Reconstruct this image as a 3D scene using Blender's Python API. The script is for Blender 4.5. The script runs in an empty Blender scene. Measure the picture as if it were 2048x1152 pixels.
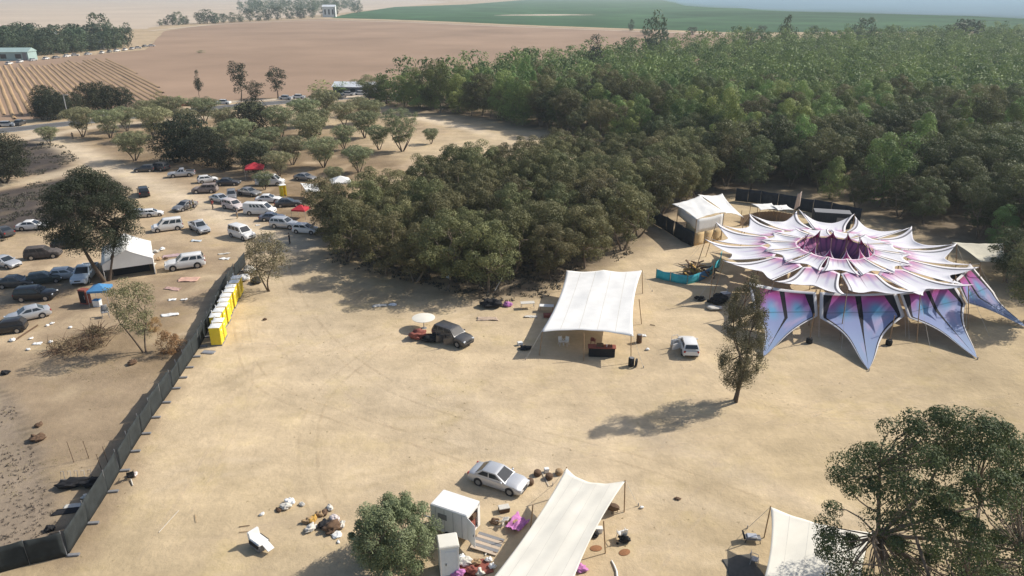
import bpy, bmesh, math, random
import numpy as np
from mathutils import Vector, Matrix

R = math.radians
PI = math.pi
random.seed(7)
rng = np.random.default_rng(7)
SC = bpy.context.scene
COL = SC.collection

# ------------------------------------------------------------------ camera
FPX = 1450.0                    # focal length in photograph pixels (2048 wide)
TH = R(22.3)                    # pitch below the horizon
CH = 35.3                       # drone height
cam_data = bpy.data.cameras.new('camera')
cam_data.sensor_width = 36.0
cam_data.lens = 36.0 * FPX / 2048.0
cam_data.clip_start = 0.5
cam_data.clip_end = 30000
cam = bpy.data.objects.new('camera', cam_data)
COL.objects.link(cam)
cam.location = (0, 0, CH)
cam.rotation_euler = (R(90) - TH, 0, 0)
SC.camera = cam

# ------------------------------------------------------------------ sky, sun, exposure
SUN_DIR = Vector((0.74, 0.30, 0.0)).normalized()      # towards the sun, on the ground
SUN_EL = R(39)
world = bpy.data.worlds.new('World')
SC.world = world
world.use_nodes = True
wn = world.node_tree
wn.nodes.clear()
wo = wn.nodes.new('ShaderNodeOutputWorld')
wb = wn.nodes.new('ShaderNodeBackground')
ws = wn.nodes.new('ShaderNodeTexSky')
ws.sky_type = 'NISHITA'
ws.sun_disc = False
ws.sun_elevation = SUN_EL
ws.sun_rotation = math.atan2(SUN_DIR.x, SUN_DIR.y)
ws.altitude = 100
ws.air_density = 1.0
ws.dust_density = 2.0
wb.inputs['Strength'].default_value = 0.11
wn.links.new(ws.outputs[0], wb.inputs[0])
wn.links.new(wb.outputs[0], wo.inputs[0])
sd = bpy.data.lights.new('sun', 'SUN')
sd.energy = 4.3
sd.angle = R(0.6)
sd.color = (1.0, 0.945, 0.85)
sun = bpy.data.objects.new('sun', sd)
COL.objects.link(sun)
sv = Vector((SUN_DIR.x * math.cos(SUN_EL), SUN_DIR.y * math.cos(SUN_EL), math.sin(SUN_EL)))
sun.rotation_euler = sv.to_track_quat('Z', 'Y').to_euler()
sun.location = (60, 40, 90)
vs = SC.view_settings
vs.view_transform = 'Standard'
vs.look = 'None'
vs.exposure = 0.35
vs.gamma = 1.0
vs.use_curve_mapping = False

# ------------------------------------------------------------------ helpers
def G(px, py, z=0.0):
    """point of the place at height z that the photograph shows at px, py"""
    x = (px - 1024.0) / FPX
    v = (py - 576.0) / FPX
    d = Vector((x, math.cos(TH) - v * math.sin(TH), -math.sin(TH) - v * math.cos(TH)))
    t = (z - CH) / d.z
    return Vector((d.x * t, d.y * t, z))

def sc(py, z=0.0):
    """photograph pixels per metre at that row"""
    return math.cos(TH) * (py - 576.0 + FPX * math.tan(TH)) / (CH - z)

def tag(o, label=None, cat=None, group=None, kind=None):
    if label: o['label'] = label
    if cat: o['category'] = cat
    if group: o['group'] = group
    if kind: o['kind'] = kind
    return o

def link(name, data, parent=None, loc=None, rz=None):
    o = bpy.data.objects.new(name, data)
    COL.objects.link(o)
    if parent is not None: o.parent = parent
    if loc is not None: o.location = loc
    if rz is not None: o.rotation_euler = (0, 0, rz)
    return o

def empty(name, loc, rz=0, label=None, cat=None, group=None):
    o = link(name, None, None, loc, rz)
    o.empty_display_size = 0.3
    return tag(o, label, cat, group)

# ---- materials
MATS = {}
def mat(name, col, rough=.7, var=.18, scale=4.0, metal=0.0, bump=0.0, spec=.3, trans=0.0, coat=0.0, dust=0.0, orand=0.0, detail=5):
    if name in MATS: return MATS[name]
    m = bpy.data.materials.new(name)
    m.use_nodes = True
    nt = m.node_tree
    b = nt.nodes['Principled BSDF']
    N, L = nt.nodes.new, nt.links.new
    tc = N('ShaderNodeTexCoord')
    nz = N('ShaderNodeTexNoise')
    nz.inputs['Scale'].default_value = scale
    nz.inputs['Detail'].default_value = detail
    nz.inputs['Roughness'].default_value = .6
    L(tc.outputs['Object'], nz.inputs['Vector'])
    mr = N('ShaderNodeMapRange')
    mr.inputs[1].default_value = .25; mr.inputs[2].default_value = .75
    mr.inputs[3].default_value = 1 - var; mr.inputs[4].default_value = 1 + var
    L(nz.outputs['Fac'], mr.inputs[0])
    mul = N('ShaderNodeVectorMath'); mul.operation = 'SCALE'
    mul.inputs[0].default_value = col[:3]
    L(mr.outputs[0], mul.inputs['Scale'])
    out = mul.outputs[0]
    if orand:
        oi = N('ShaderNodeObjectInfo')
        m2 = N('ShaderNodeMapRange')
        m2.inputs[3].default_value = 1 - orand; m2.inputs[4].default_value = 1 + orand
        L(oi.outputs['Random'], m2.inputs[0])
        mu2 = N('ShaderNodeVectorMath'); mu2.operation = 'SCALE'
        L(out, mu2.inputs[0]); L(m2.outputs[0], mu2.inputs['Scale'])
        out = mu2.outputs[0]
    if dust:
        n2 = N('ShaderNodeTexNoise'); n2.inputs['Scale'].default_value = 2.2; n2.inputs['Detail'].default_value = 6
        L(tc.outputs['Object'], n2.inputs['Vector'])
        m3 = N('ShaderNodeMapRange')
        m3.inputs[1].default_value = .35; m3.inputs[2].default_value = .8
        m3.inputs[3].default_value = dust * .3; m3.inputs[4].default_value = dust
        L(n2.outputs['Fac'], m3.inputs[0])
        mx = N('ShaderNodeMix'); mx.data_type = 'RGBA'
        L(m3.outputs[0], mx.inputs['Factor']); L(out, mx.inputs['A'])
        mx.inputs['B'].default_value = (.42, .33, .22, 1)
        out = mx.outputs['Result']
    L(out, b.inputs['Base Color'])
    b.inputs['Roughness'].default_value = rough
    b.inputs['Metallic'].default_value = metal
    b.inputs['Specular IOR Level'].default_value = spec
    if coat:
        b.inputs['Coat Weight'].default_value = coat
        b.inputs['Coat Roughness'].default_value = .12
    if bump:
        bp = N('ShaderNodeBump'); bp.inputs['Strength'].default_value = bump
        bp.inputs['Distance'].default_value = .05
        L(nz.outputs['Fac'], bp.inputs['Height']); L(bp.outputs[0], b.inputs['Normal'])
    if trans:
        tr = N('ShaderNodeBsdfTranslucent'); L(out, tr.inputs['Color'])
        ms = N('ShaderNodeMixShader'); ms.inputs[0].default_value = trans
        L(b.outputs[0], ms.inputs[1]); L(tr.outputs[0], ms.inputs[2])
        L(ms.outputs[0], nt.nodes['Material Output'].inputs['Surface'])
    MATS[name] = m
    return m

def leaf_mat(name, c1, c2, trans=.22, orand=.28, hue=.03):
    m = bpy.data.materials.new(name); m.use_nodes = True
    nt = m.node_tree; N, L = nt.nodes.new, nt.links.new
    b = nt.nodes['Principled BSDF']
    at = N('ShaderNodeAttribute'); at.attribute_name = 'tint'
    mx = N('ShaderNodeMix'); mx.data_type = 'RGBA'
    mx.inputs['A'].default_value = (*c1, 1); mx.inputs['B'].default_value = (*c2, 1)
    L(at.outputs['Fac'], mx.inputs['Factor'])
    oi = N('ShaderNodeObjectInfo')
    hs = N('ShaderNodeHueSaturation')
    h = N('ShaderNodeMapRange'); h.inputs[3].default_value = .5 - hue; h.inputs[4].default_value = .5 + hue
    v = N('ShaderNodeMapRange'); v.inputs[3].default_value = 1 - orand; v.inputs[4].default_value = 1 + orand
    fr = N('ShaderNodeMath'); fr.operation = 'FRACT'
    mu = N('ShaderNodeMath'); mu.operation = 'MULTIPLY'; mu.inputs[1].default_value = 7.31
    L(oi.outputs['Random'], mu.inputs[0]); L(mu.outputs[0], fr.inputs[0])
    L(fr.outputs[0], h.inputs[0]); L(oi.outputs['Random'], v.inputs[0])
    L(h.outputs[0], hs.inputs['Hue']); L(v.outputs[0], hs.inputs['Value'])
    L(mx.outputs['Result'], hs.inputs['Color'])
    L(hs.outputs[0], b.inputs['Base Color'])
    b.inputs['Roughness'].default_value = .62
    b.inputs['Specular IOR Level'].default_value = .25
    tr = N('ShaderNodeBsdfTranslucent'); L(hs.outputs[0], tr.inputs['Color'])
    ms = N('ShaderNodeMixShader'); ms.inputs[0].default_value = trans
    L(b.outputs[0], ms.inputs[1]); L(tr.outputs[0], ms.inputs[2])
    L(ms.outputs[0], nt.nodes['Material Output'].inputs['Surface'])
    MATS[name] = m
    return m

# ---- mesh collector
class MB:
    def __init__(s):
        s.v = []; s.f = []; s.mi = []; s.uv = None
    def add(s, vs, fs, mi=0):
        o = len(s.v)
        s.v.extend([tuple(p) for p in vs])
        for f in fs:
            s.f.append(tuple(i + o for i in f)); s.mi.append(mi)
        return s
    def box(s, c, d, rz=0, mi=0, taper=1.0, ry=0, rx=0):
        x, y, z = d[0] / 2, d[1] / 2, d[2] / 2
        P = [(-x, -y, -z), (x, -y, -z), (x, y, -z), (-x, y, -z), (-x * taper, -y * taper, z), (x * taper, -y * taper, z), (x * taper, y * taper, z), (-x * taper, y * taper, z)]
        M = Matrix.Translation(c) @ Matrix.Rotation(rz, 4, 'Z') @ Matrix.Rotation(ry, 4, 'Y') @ Matrix.Rotation(rx, 4, 'X')
        return s.add([M @ Vector(p) for p in P], [(0, 3, 2, 1), (4, 5, 6, 7), (0, 1, 5, 4), (1, 2, 6, 5), (2, 3, 7, 6), (3, 0, 4, 7)], mi)
    def tube(s, pts, rad, n=6, mi=0, cap=True):
        pts = [Vector(p) for p in pts]
        if not hasattr(rad, '__len__'): rad = [rad] * len(pts)
        vs = []; fs = []
        for i, p in enumerate(pts):
            t = (pts[min(i + 1, len(pts) - 1)] - pts[max(i - 1, 0)])
            if t.length < 1e-6: t = Vector((0, 0, 1))
            t.normalize()
            a = t.cross(Vector((0, 0, 1)) if abs(t.z) < .95 else Vector((1, 0, 0))).normalized()
            b = t.cross(a)
            for k in range(n):
                an = 2 * PI * k / n
                vs.append(p + (a * math.cos(an) + b * math.sin(an)) * rad[i])
        for i in range(len(pts) - 1):
            for k in range(n):
                k2 = (k + 1) % n
                fs.append((i * n + k, i * n + k2, (i + 1) * n + k2, (i + 1) * n + k))
        if cap:
            fs.append(tuple(range(n - 1, -1, -1)))
            fs.append(tuple((len(pts) - 1) * n + k for k in range(n)))
        return s.add(vs, fs, mi)
    def lathe(s, prof, n=16, c=(0, 0, 0), mi=0, axis='Z', cap=True):
        vs = []; fs = []
        for (r, z) in prof:
            for k in range(n):
                a = 2 * PI * k / n
                if axis == 'Z': p = (c[0] + r * math.cos(a), c[1] + r * math.sin(a), c[2] + z)
                elif axis == 'Y': p = (c[0] + r * math.cos(a), c[1] + z, c[2] + r * math.sin(a))
                else: p = (c[0] + z, c[1] + r * math.cos(a), c[2] + r * math.sin(a))
                vs.append(p)
        for i in range(len(prof) - 1):
            for k in range(n):
                k2 = (k + 1) % n
                fs.append((i * n + k, i * n + k2, (i + 1) * n + k2, (i + 1) * n + k))
        if cap:
            fs.append(tuple(range(n - 1, -1, -1)))
            fs.append(tuple((len(prof) - 1) * n + k for k in range(n)))
        return s.add(vs, fs, mi)
    def grid(s, fn, nu, nv, mi=0):
        vs = [fn(i / nu, j / nv) for j in range(nv + 1) for i in range(nu + 1)]
        fs = [(j * (nu + 1) + i, j * (nu + 1) + i + 1, (j + 1) * (nu + 1) + i + 1, (j + 1) * (nu + 1) + i) for j in range(nv) for i in range(nu)]
        return s.add(vs, fs, mi)
    def mesh(s, name, mats, smooth=None, bevel=0):
        me = bpy.data.meshes.new(name)
        me.from_pydata(s.v, [], s.f)
        if not isinstance(mats, (list, tuple)): mats = [mats]
        for m in mats: me.materials.append(m)
        if len(mats) > 1: me.polygons.foreach_set('material_index', s.mi)
        bm = bmesh.new(); bm.from_mesh(me)
        if bevel:
            bmesh.ops.bevel(bm, geom=bm.edges[:], offset=bevel, segments=2, affect='EDGES', clamp_overlap=True)
        bmesh.ops.recalc_face_normals(bm, faces=bm.faces[:])
        bm.to_mesh(me); bm.free()
        if smooth is not None:
            me.polygons.foreach_set('use_smooth', [True] * len(me.polygons))
            me.set_sharp_from_angle(angle=R(smooth))
        me.update()
        return me
    def build(s, name, mats, parent=None, loc=None, rz=None, smooth=None, bevel=0):
        return link(name, s.mesh(name, mats, smooth, bevel), parent, loc, rz)

def copy_tree(o, parent=None):
    c = o.copy(); COL.objects.link(c); c.parent = parent
    for ch in o.children: copy_tree(ch, c)
    return c

def np_mesh(name, V, F, mats, tint=None, mi=None, smooth=False):
    """V (n,3), F (m,k) quads or triangles"""
    me = bpy.data.meshes.new(name)
    k = F.shape[1]
    me.vertices.add(len(V)); me.vertices.foreach_set('co', np.ascontiguousarray(V, dtype=np.float32).ravel())
    me.loops.add(F.size); me.loops.foreach_set('vertex_index', np.ascontiguousarray(F, dtype=np.int32).ravel())
    me.polygons.add(len(F))
    me.polygons.foreach_set('loop_start', np.arange(0, F.size, k, dtype=np.int32))
    me.polygons.foreach_set('loop_total', np.full(len(F), k, dtype=np.int32))
    if not isinstance(mats, (list, tuple)): mats = [mats]
    for m in mats: me.materials.append(m)
    if mi is not None: me.polygons.foreach_set('material_index', np.asarray(mi, dtype=np.int32))
    if smooth: me.polygons.foreach_set('use_smooth', np.ones(len(F), dtype=bool))
    me.update(calc_edges=True)
    if tint is not None:
        a = me.attributes.new('tint', 'FLOAT', 'POINT')
        a.data.foreach_set('value', np.ascontiguousarray(tint, dtype=np.float32))
    me.validate()
    return me

# ---- value noise for masks and displacement (numpy)
_perm = np.random.default_rng(3).random((256, 256))
def vnoise(x, y):
    xi = np.floor(x).astype(int); yi = np.floor(y).astype(int)
    fx = x - xi; fy = y - yi
    fx = fx * fx * (3 - 2 * fx); fy = fy * fy * (3 - 2 * fy)
    a = _perm[xi % 256, yi % 256]; b = _perm[(xi + 1) % 256, yi % 256]
    c = _perm[xi % 256, (yi + 1) % 256]; d = _perm[(xi + 1) % 256, (yi + 1) % 256]
    return (a * (1 - fx) + b * fx) * (1 - fy) + (c * (1 - fx) + d * fx) * fy
def fbm(x, y, o=4):
    s = 0; a = .5; t = 0
    for i in range(o):
        s = s + a * vnoise(x * 2 ** i + 17 * i, y * 2 ** i + 31 * i); t += a; a *= .5
    return s / t

def seg_dist(X, Y, a, b):
    ax, ay = a; bx, by = b
    dx, dy = bx - ax, by - ay
    l2 = dx * dx + dy * dy + 1e-9
    t = np.clip(((X - ax) * dx + (Y - ay) * dy) / l2, 0, 1)
    return np.hypot(X - ax - t * dx, Y - ay - t * dy)
def poly_sd(X, Y, poly):
    """signed distance, positive inside"""
    n = len(poly); d = np.full(X.shape, 1e9); ins = np.zeros(X.shape, bool)
    for i in range(n):
        a = poly[i]; b = poly[(i + 1) % n]
        d = np.minimum(d, seg_dist(X, Y, a, b))
        c = ((a[1] > Y) != (b[1] > Y)) & (X < (b[0] - a[0]) * (Y - a[1]) / (b[1] - a[1] + 1e-12) + a[0])
        ins ^= c
    return np.where(ins, d, -d)
def gp(pts):
    return [tuple(G(*p)[:2]) for p in pts]
def sstep(d, soft):
    t = np.clip(d / soft * .5 + .5, 0, 1)
    return t * t * (3 - 2 * t)
# ------------------------------------------------------------------ ground
def soil_material():
    m = bpy.data.materials.new('soil'); m.use_nodes = True
    nt = m.node_tree; N, L = nt.nodes.new, nt.links.new
    b = nt.nodes['Principled BSDF']
    at = N('ShaderNodeAttribute'); at.attribute_name = 'soil_colour'
    tc = N('ShaderNodeTexCoord')
    fac = None
    for (scl, lo, hi, det) in ((.055, .84, 1.15, 4), (.28, .84, 1.15, 6), (2.0, .93, 1.06, 6)):
        n = N('ShaderNodeTexNoise'); n.inputs['Scale'].default_value = scl; n.inputs['Detail'].default_value = det
        n.inputs['Roughness'].default_value = .65
        L(tc.outputs['Object'], n.inputs['Vector'])
        r = N('ShaderNodeMapRange'); r.inputs[1].default_value = .3; r.inputs[2].default_value = .7
        r.inputs[3].default_value = lo; r.inputs[4].default_value = hi
        L(n.outputs['Fac'], r.inputs[0])
        if fac is None: fac = r.outputs[0]
        else:
            mm = N('ShaderNodeMath'); mm.operation = 'MULTIPLY'
            L(fac, mm.inputs[0]); L(r.outputs[0], mm.inputs[1]); fac = mm.outputs[0]
    # swaths worn by wheels and feet, drawn out along the way people crossed the ground
    mp = N('ShaderNodeMapping'); mp.inputs['Rotation'].default_value = (0, 0, R(28)); mp.inputs['Scale'].default_value = (.09, .42, 1)
    L(tc.outputs['Object'], mp.inputs['Vector'])
    sw = N('ShaderNodeTexNoise'); sw.inputs['Scale'].default_value = 1.0; sw.inputs['Detail'].default_value = 5; sw.inputs['Distortion'].default_value = .6
    L(mp.outputs[0], sw.inputs['Vector'])
    swr = N('ShaderNodeMapRange'); swr.inputs[1].default_value = .3; swr.inputs[2].default_value = .7; swr.inputs[3].default_value = .93; swr.inputs[4].default_value = 1.06
    L(sw.outputs['Fac'], swr.inputs[0])
    m5 = N('ShaderNodeMath'); m5.operation = 'MULTIPLY'; L(fac, m5.inputs[0]); L(swr.outputs[0], m5.inputs[1]); fac = m5.outputs[0]
    sc_ = N('ShaderNodeVectorMath'); sc_.operation = 'SCALE'
    L(at.outputs['Color'], sc_.inputs[0]); L(fac, sc_.inputs['Scale'])
    # patches of dry grass stubble with a greener hue
    g = N('ShaderNodeTexNoise'); g.inputs['Scale'].default_value = .22; g.inputs['Detail'].default_value = 7; g.inputs['Roughness'].default_value = .7
    L(tc.outputs['Object'], g.inputs['Vector'])
    gr = N('ShaderNodeMapRange'); gr.inputs[1].default_value = .52; gr.inputs[2].default_value = .72; gr.inputs[3].default_value = 0; gr.inputs[4].default_value = .55
    L(g.outputs['Fac'], gr.inputs[0])
    mx = N('ShaderNodeMix'); mx.data_type = 'RGBA'; mx.blend_type = 'MULTIPLY'
    L(gr.outputs[0], mx.inputs['Factor']); L(sc_.outputs[0], mx.inputs['A']); mx.inputs['B'].default_value = (.86, .86, .66, 1)
    L(mx.outputs['Result'], b.inputs['Base Color'])
    b.inputs['Roughness'].default_value = .95; b.inputs['Specular IOR Level'].default_value = .1
    bn = N('ShaderNodeTexNoise'); bn.inputs['Scale'].default_value = 1.3; bn.inputs['Detail'].default_value = 9; bn.inputs['Roughness'].default_value = .7
    L(tc.outputs['Object'], bn.inputs['Vector'])
    bp = N('ShaderNodeBump'); bp.inputs['Strength'].default_value = .55; bp.inputs['Distance'].default_value = .18
    L(bn.outputs['Fac'], bp.inputs['Height']); L(bp.outputs[0], b.inputs['Normal'])
    return m

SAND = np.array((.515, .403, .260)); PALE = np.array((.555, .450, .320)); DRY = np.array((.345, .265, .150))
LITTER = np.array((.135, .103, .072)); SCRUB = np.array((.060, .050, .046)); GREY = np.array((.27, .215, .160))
EARTH = np.array((.36, .265, .175))

GROVE = [(612, 480), (660, 520), (760, 550), (860, 578), (985, 604), (1100, 594), (1200, 548), (1305, 490), (1330, 440), (1478, 385), (1560, 330), (1200, 310), (950, 345), (770, 400), (650, 440)]
WOODS = [(1478, 388), (1600, 382), (1740, 446), (1850, 478), (1960, 500), (2040, 545), (2100, 640), (2500, 720), (2700, 90), (2048, 78), (1600, 92), (1300, 112), (1100, 142), (850, 186), (742, 200), (770, 214), (1000, 244), (1150, 282), (1300, 318)]

def make_ground():
    xs = np.unique(np.concatenate([np.linspace(-9000, -700, 24), np.linspace(-700, -140, 90), np.linspace(-140, 140, 380), np.linspace(140, 700, 80), np.linspace(700, 9000, 24)]))
    ys = np.unique(np.concatenate([np.linspace(-600, 20, 12), np.linspace(20, 140, 190), np.linspace(140, 320, 150), np.linspace(320, 700, 90), np.linspace(700, 12000, 40)]))
    X, Y = np.meshgrid(xs, ys)
    nx, ny = len(xs), len(ys)
    n1 = fbm(X / 9 + 50, Y / 9 + 50, 4) - .5
    n2 = fbm(X / 3 + 9, Y / 3 + 77, 3) - .5
    n3 = fbm(X / 30 + 5, Y / 30 + 3, 3) - .5
    C = np.ones(X.shape + (3,)) * SAND
    def blend(w, col):
        nonlocal C
        C = C * (1 - w[..., None]) + np.asarray(col) * w[..., None]
    blend(np.clip(n3 * 2.2 + .12, 0, .55), DRY * 1.05)
    # the country beyond
    blend(sstep(Y - 210 + n1 * 30, 60) * .6, EARTH)
    def area(px, col, soft, amp, k=1.0, tex=0.0):
        sd_ = poly_sd(X, Y, gp(px)) + (n1 * 2 + n2) * amp
        w = sstep(sd_, soft) * k
        if tex: w = w * np.clip(1 - tex + tex * 2 * (n2 * 1.6 + .5), 0, 1)
        blend(w, col)
    # orchard and car park soil
    area([(-300, 330), (90, 262), (300, 240), (520, 222), (760, 222), (880, 262), (960, 300), (740, 380), (620, 460), (560, 470), (300, 380), (140, 420), (-300, 480)], EARTH * 1.08, 8, 4, .75)
    area([(-300, 480), (150, 430), (330, 400), (600, 470), (560, 520), (455, 560), (420, 650), (340, 700), (200, 720), (60, 760), (-300, 760)], EARTH * 1.12, 5, 4, .6, .5)
    area([(-300, 690), (60, 690), (330, 690), (400, 690), (345, 780), (216, 985), (136, 1112), (-300, 1190)], np.array((.265, .195, .128)), 2.0, 3, .8, .35)
    area([(250, 640), (330, 600), (400, 640), (370, 720), (300, 740), (100, 730), (60, 700)], np.array((.24, .175, .105)), 3, 3, .8, .5)
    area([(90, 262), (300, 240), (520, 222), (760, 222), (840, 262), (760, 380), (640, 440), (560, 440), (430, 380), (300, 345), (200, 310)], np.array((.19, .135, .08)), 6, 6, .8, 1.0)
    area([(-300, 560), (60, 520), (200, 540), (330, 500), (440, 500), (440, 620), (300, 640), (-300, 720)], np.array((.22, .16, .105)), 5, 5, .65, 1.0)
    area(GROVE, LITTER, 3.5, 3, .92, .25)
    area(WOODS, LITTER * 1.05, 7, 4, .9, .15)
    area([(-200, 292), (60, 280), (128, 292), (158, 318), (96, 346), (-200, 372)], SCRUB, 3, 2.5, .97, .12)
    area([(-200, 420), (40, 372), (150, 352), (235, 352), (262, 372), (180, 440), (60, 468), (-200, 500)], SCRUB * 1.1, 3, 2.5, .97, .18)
    area([(-400, 735), (8, 765), (40, 830), (78, 930), (108, 1040), (118, 1092), (0, 1110), (-400, 1180)], GREY, 1.0, 1.2, .9, .3)
    area([(600, 480), (700, 500), (880, 590), (700, 640), (590, 600)], DRY * .95, 4, 3, .5, .4)  # grove's shadow on the sand, deepened in the soil colour
    # worn tracks
    def track(px, w, col, k, soft=None, amp=.6):
        P = gp(px); d = np.full(X.shape, 1e9)
        for a, b in zip(P[:-1], P[1:]): d = np.minimum(d, seg_dist(X, Y, a, b))
        blend(sstep(w / 2 - d + n2 * amp, soft or w * .5) * k, col)
    track([(60, 262), (130, 290), (215, 332), (300, 368), (380, 402), (450, 436), (520, 468), (600, 490)], 6.0, PALE, .9)
    track([(-200, 400), (60, 362), (170, 335), (240, 342)], 5.0, PALE * .93, .85)
    track([(60, 276), (200, 252), (420, 234), (600, 222), (760, 214)], 4.5, PALE * .98, .8)
    track([(840, 236), (930, 254), (1030, 286), (1090, 304)], 5.0, PALE * 1.1, .95)
    track([(600, 236), (700, 250), (860, 300), (1000, 280)], 18, SAND * .98, .8)
    track([(560, 470), (600, 560), (640, 660), (700, 760), (900, 830), (1100, 900)], 9, PALE * .98, .35)
    for k in range(15):
        x0 = random.uniform(250, 1700); y0 = random.uniform(640, 1050)
        dx = random.uniform(120, 420); sl = random.choice((-1, 1, 1)) * random.uniform(.1, .45)
        pts = [(x0 + dx * t, y0 + dx * t * sl + 18 * math.sin(t * 3 + k)) for t in np.linspace(0, 1, 6)]
        c = random.choice((PALE * 1.04, DRY * 1.05, PALE))
        track(pts, .45, c, .33, .35, .3)
        track([(a + 9, b - 26) for a, b in pts], .45, c, .33, .35, .3)
    track([(1250, 850), (1400, 910), (1500, 960), (1620, 1010), (1760, 1060)], 2.0, PALE * 1.08, .5, 1.4)
    track([(900, 880), (1100, 940), (1400, 1010), (1500, 1040)], 1.4, PALE * 1.05, .4, 1.0)
    track([(0, 770), (40, 840), (76, 930), (106, 1040), (120, 1086)], .35, np.array((.12, .095, .07)), .75, .3, .12)
    V = np.stack([X.ravel(), Y.ravel(), np.zeros(X.size)], 1)
    i = np.arange(nx * ny).reshape(ny, nx)
    F = np.stack([i[:-1, :-1].ravel(), i[:-1, 1:].ravel(), i[1:, 1:].ravel(), i[1:, :-1].ravel()], 1)
    me = np_mesh('ground', V, F, soil_material())
    a = me.attributes.new('soil_colour', 'FLOAT_COLOR', 'POINT')
    a.data.foreach_set('color', np.concatenate([C.reshape(-1, 3), np.ones((X.size, 1))], 1).astype(np.float32).ravel())
    tag(link('ground', me), 'dry sandy ground with worn tracks and leaf litter', kind='structure')
make_ground()

def field(name, px, z, m, label, wob=0.0):
    P = gp(px); pts = []
    for a, b in zip(P, P[1:] + P[:1]):
        n = 10
        for k in range(n):
            t = k / n
            q = Vector((a[0] + (b[0] - a[0]) * t, a[1] + (b[1] - a[1]) * t, z))
            if 0 < k and wob:
                q.x += random.uniform(-wob, wob); q.y += random.uniform(-wob, wob)
            pts.append(q)
    bm = bmesh.new()
    f = bm.faces.new([bm.verts.new(p) for p in pts])
    bmesh.ops.triangulate(bm, faces=[f])
    me = bpy.data.meshes.new(name); bm.to_mesh(me); bm.free()
    me.materials.append(m)
    for p in me.polygons:
        if p.normal.z < 0: p.flip()
    return tag(link(name, me), label, kind='structure')

m_brown = mat('ploughed_earth', (.300, .208, .146), 1, .22, .012, bump=0, spec=.05, detail=8)
m_row = mat('row_earth', (.385, .262, .150), 1, .16, .05, spec=.05, detail=8)
m_pale = mat('stubble', (.46, .375, .29), 1, .12, .006, spec=.05)
m_green = mat('crop_green', (.052, .110, .047), 1, .5, .012, spec=.05, detail=8)
m_green2 = mat('crop_green_dark', (.045, .095, .042), 1, .3, .016, spec=.05, detail=8)
m_asph = mat('asphalt', (.115, .112, .110), .9, .2, .3, spec=.2)
field('ploughed_field', [(-500, 142), (60, 121), (290, 100), (330, 62), (440, 46), (640, 38), (820, 43), (1000, 51), (1250, 60), (1520, 70), (1560, 110), (1100, 160), (760, 190), (520, 197), (300, 212), (120, 232), (-500, 290)], .06, m_brown, 'wide bare ploughed brown field', 1.0)
field('pale_field', [(-900, 60), (0, 56), (290, 58), (330, 50), (560, 36), (640, 30), (800, 14), (900, 4), (700, -8), (400, -11), (-900, -11)], .05, m_pale, 'far pale stubble field', 2)
field('green_field', [(660, 36), (700, 27), (790, 14), (930, 9), (1100, -4), (1700, -9), (2600, -9), (2600, 52), (1700, 62), (1500, 66), (1250, 57), (1000, 48), (830, 40)], .10, m_green, 'far green crop field', 2)
field('pale_strip', [(985, 31), (1020, 29.5), (1110, 28.5), (1200, 30), (1090, 31.5)], .16, m_pale, 'pale bare strip in the green crop field', 3)
field('dark_crop_strip', [(780, 39), (900, 33), (1150, 37), (1400, 45), (1700, 50), (2100, 52), (2500, 60), (1700, 64), (1480, 65), (1250, 56), (1000, 47)], .13, m_green2, 'darker green strip along the near edge of the crop field', 2)
field('dark_crop_band', [(1050, 24), (1200, 22), (1600, 23), (2500, 22), (2500, 30), (1700, 30), (1300, 29)], .16, m_green2, 'dark green band across the crop field', 2)
m_verge = mat('pale_track', (.52, .43, .33), 1, .12, .05, spec=.05)
def ribbon(name, px, w, z, m, label, n=8, kind='structure'):
    P = [Vector((*q, z)) for q in gp(px)]
    pts = []
    for a, b in zip(P[:-1], P[1:]):
        for k in range(n): pts.append(a.lerp(b, k / n))
    pts.append(P[-1])
    # soften the corners
    for _ in range(4):
        pts = [pts[0]] + [(pts[i - 1] + pts[i] * 2 + pts[i + 1]) / 4 for i in range(1, len(pts) - 1)] + [pts[-1]]
    L_, R_ = [], []
    for i, p in enumerate(pts):
        t = (pts[min(i + 1, len(pts) - 1)] - pts[max(i - 1, 0)]).normalized()
        nrm = Vector((-t.y, t.x, 0))
        ww = w * random.uniform(.93, 1.07)
        L_.append(p + nrm * ww / 2); R_.append(p - nrm * ww / 2)
    mb = MB(); c = len(pts)
    mb.add(L_ + R_, [(i, c + i, c + i + 1, i + 1) for i in range(c - 1)])
    return tag(mb.build(name, m), label, kind=kind)
ribbon('field_track', [(300, 62), (440, 48), (640, 40), (820, 45), (1000, 53), (1250, 62), (1530, 73)], 7, .2, m_verge, 'pale track along the far edge of the ploughed field')
ribbon('dirt_road', [(280, 218), (420, 206), (560, 199), (700, 194), (790, 186)], 4.5, .07, m_verge, 'pale dirt road along the near edge of the ploughed field')
ribbon('road', [(-700, 330), (-100, 272), (120, 249), (300, 229), (480, 211), (640, 199), (790, 189), (1000, 178)], 9, .02, m_asph, 'grey asphalt country road behind the orchard')
m_line = mat('road_paint', (.75, .74, .70), .8, .15, 1)
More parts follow.
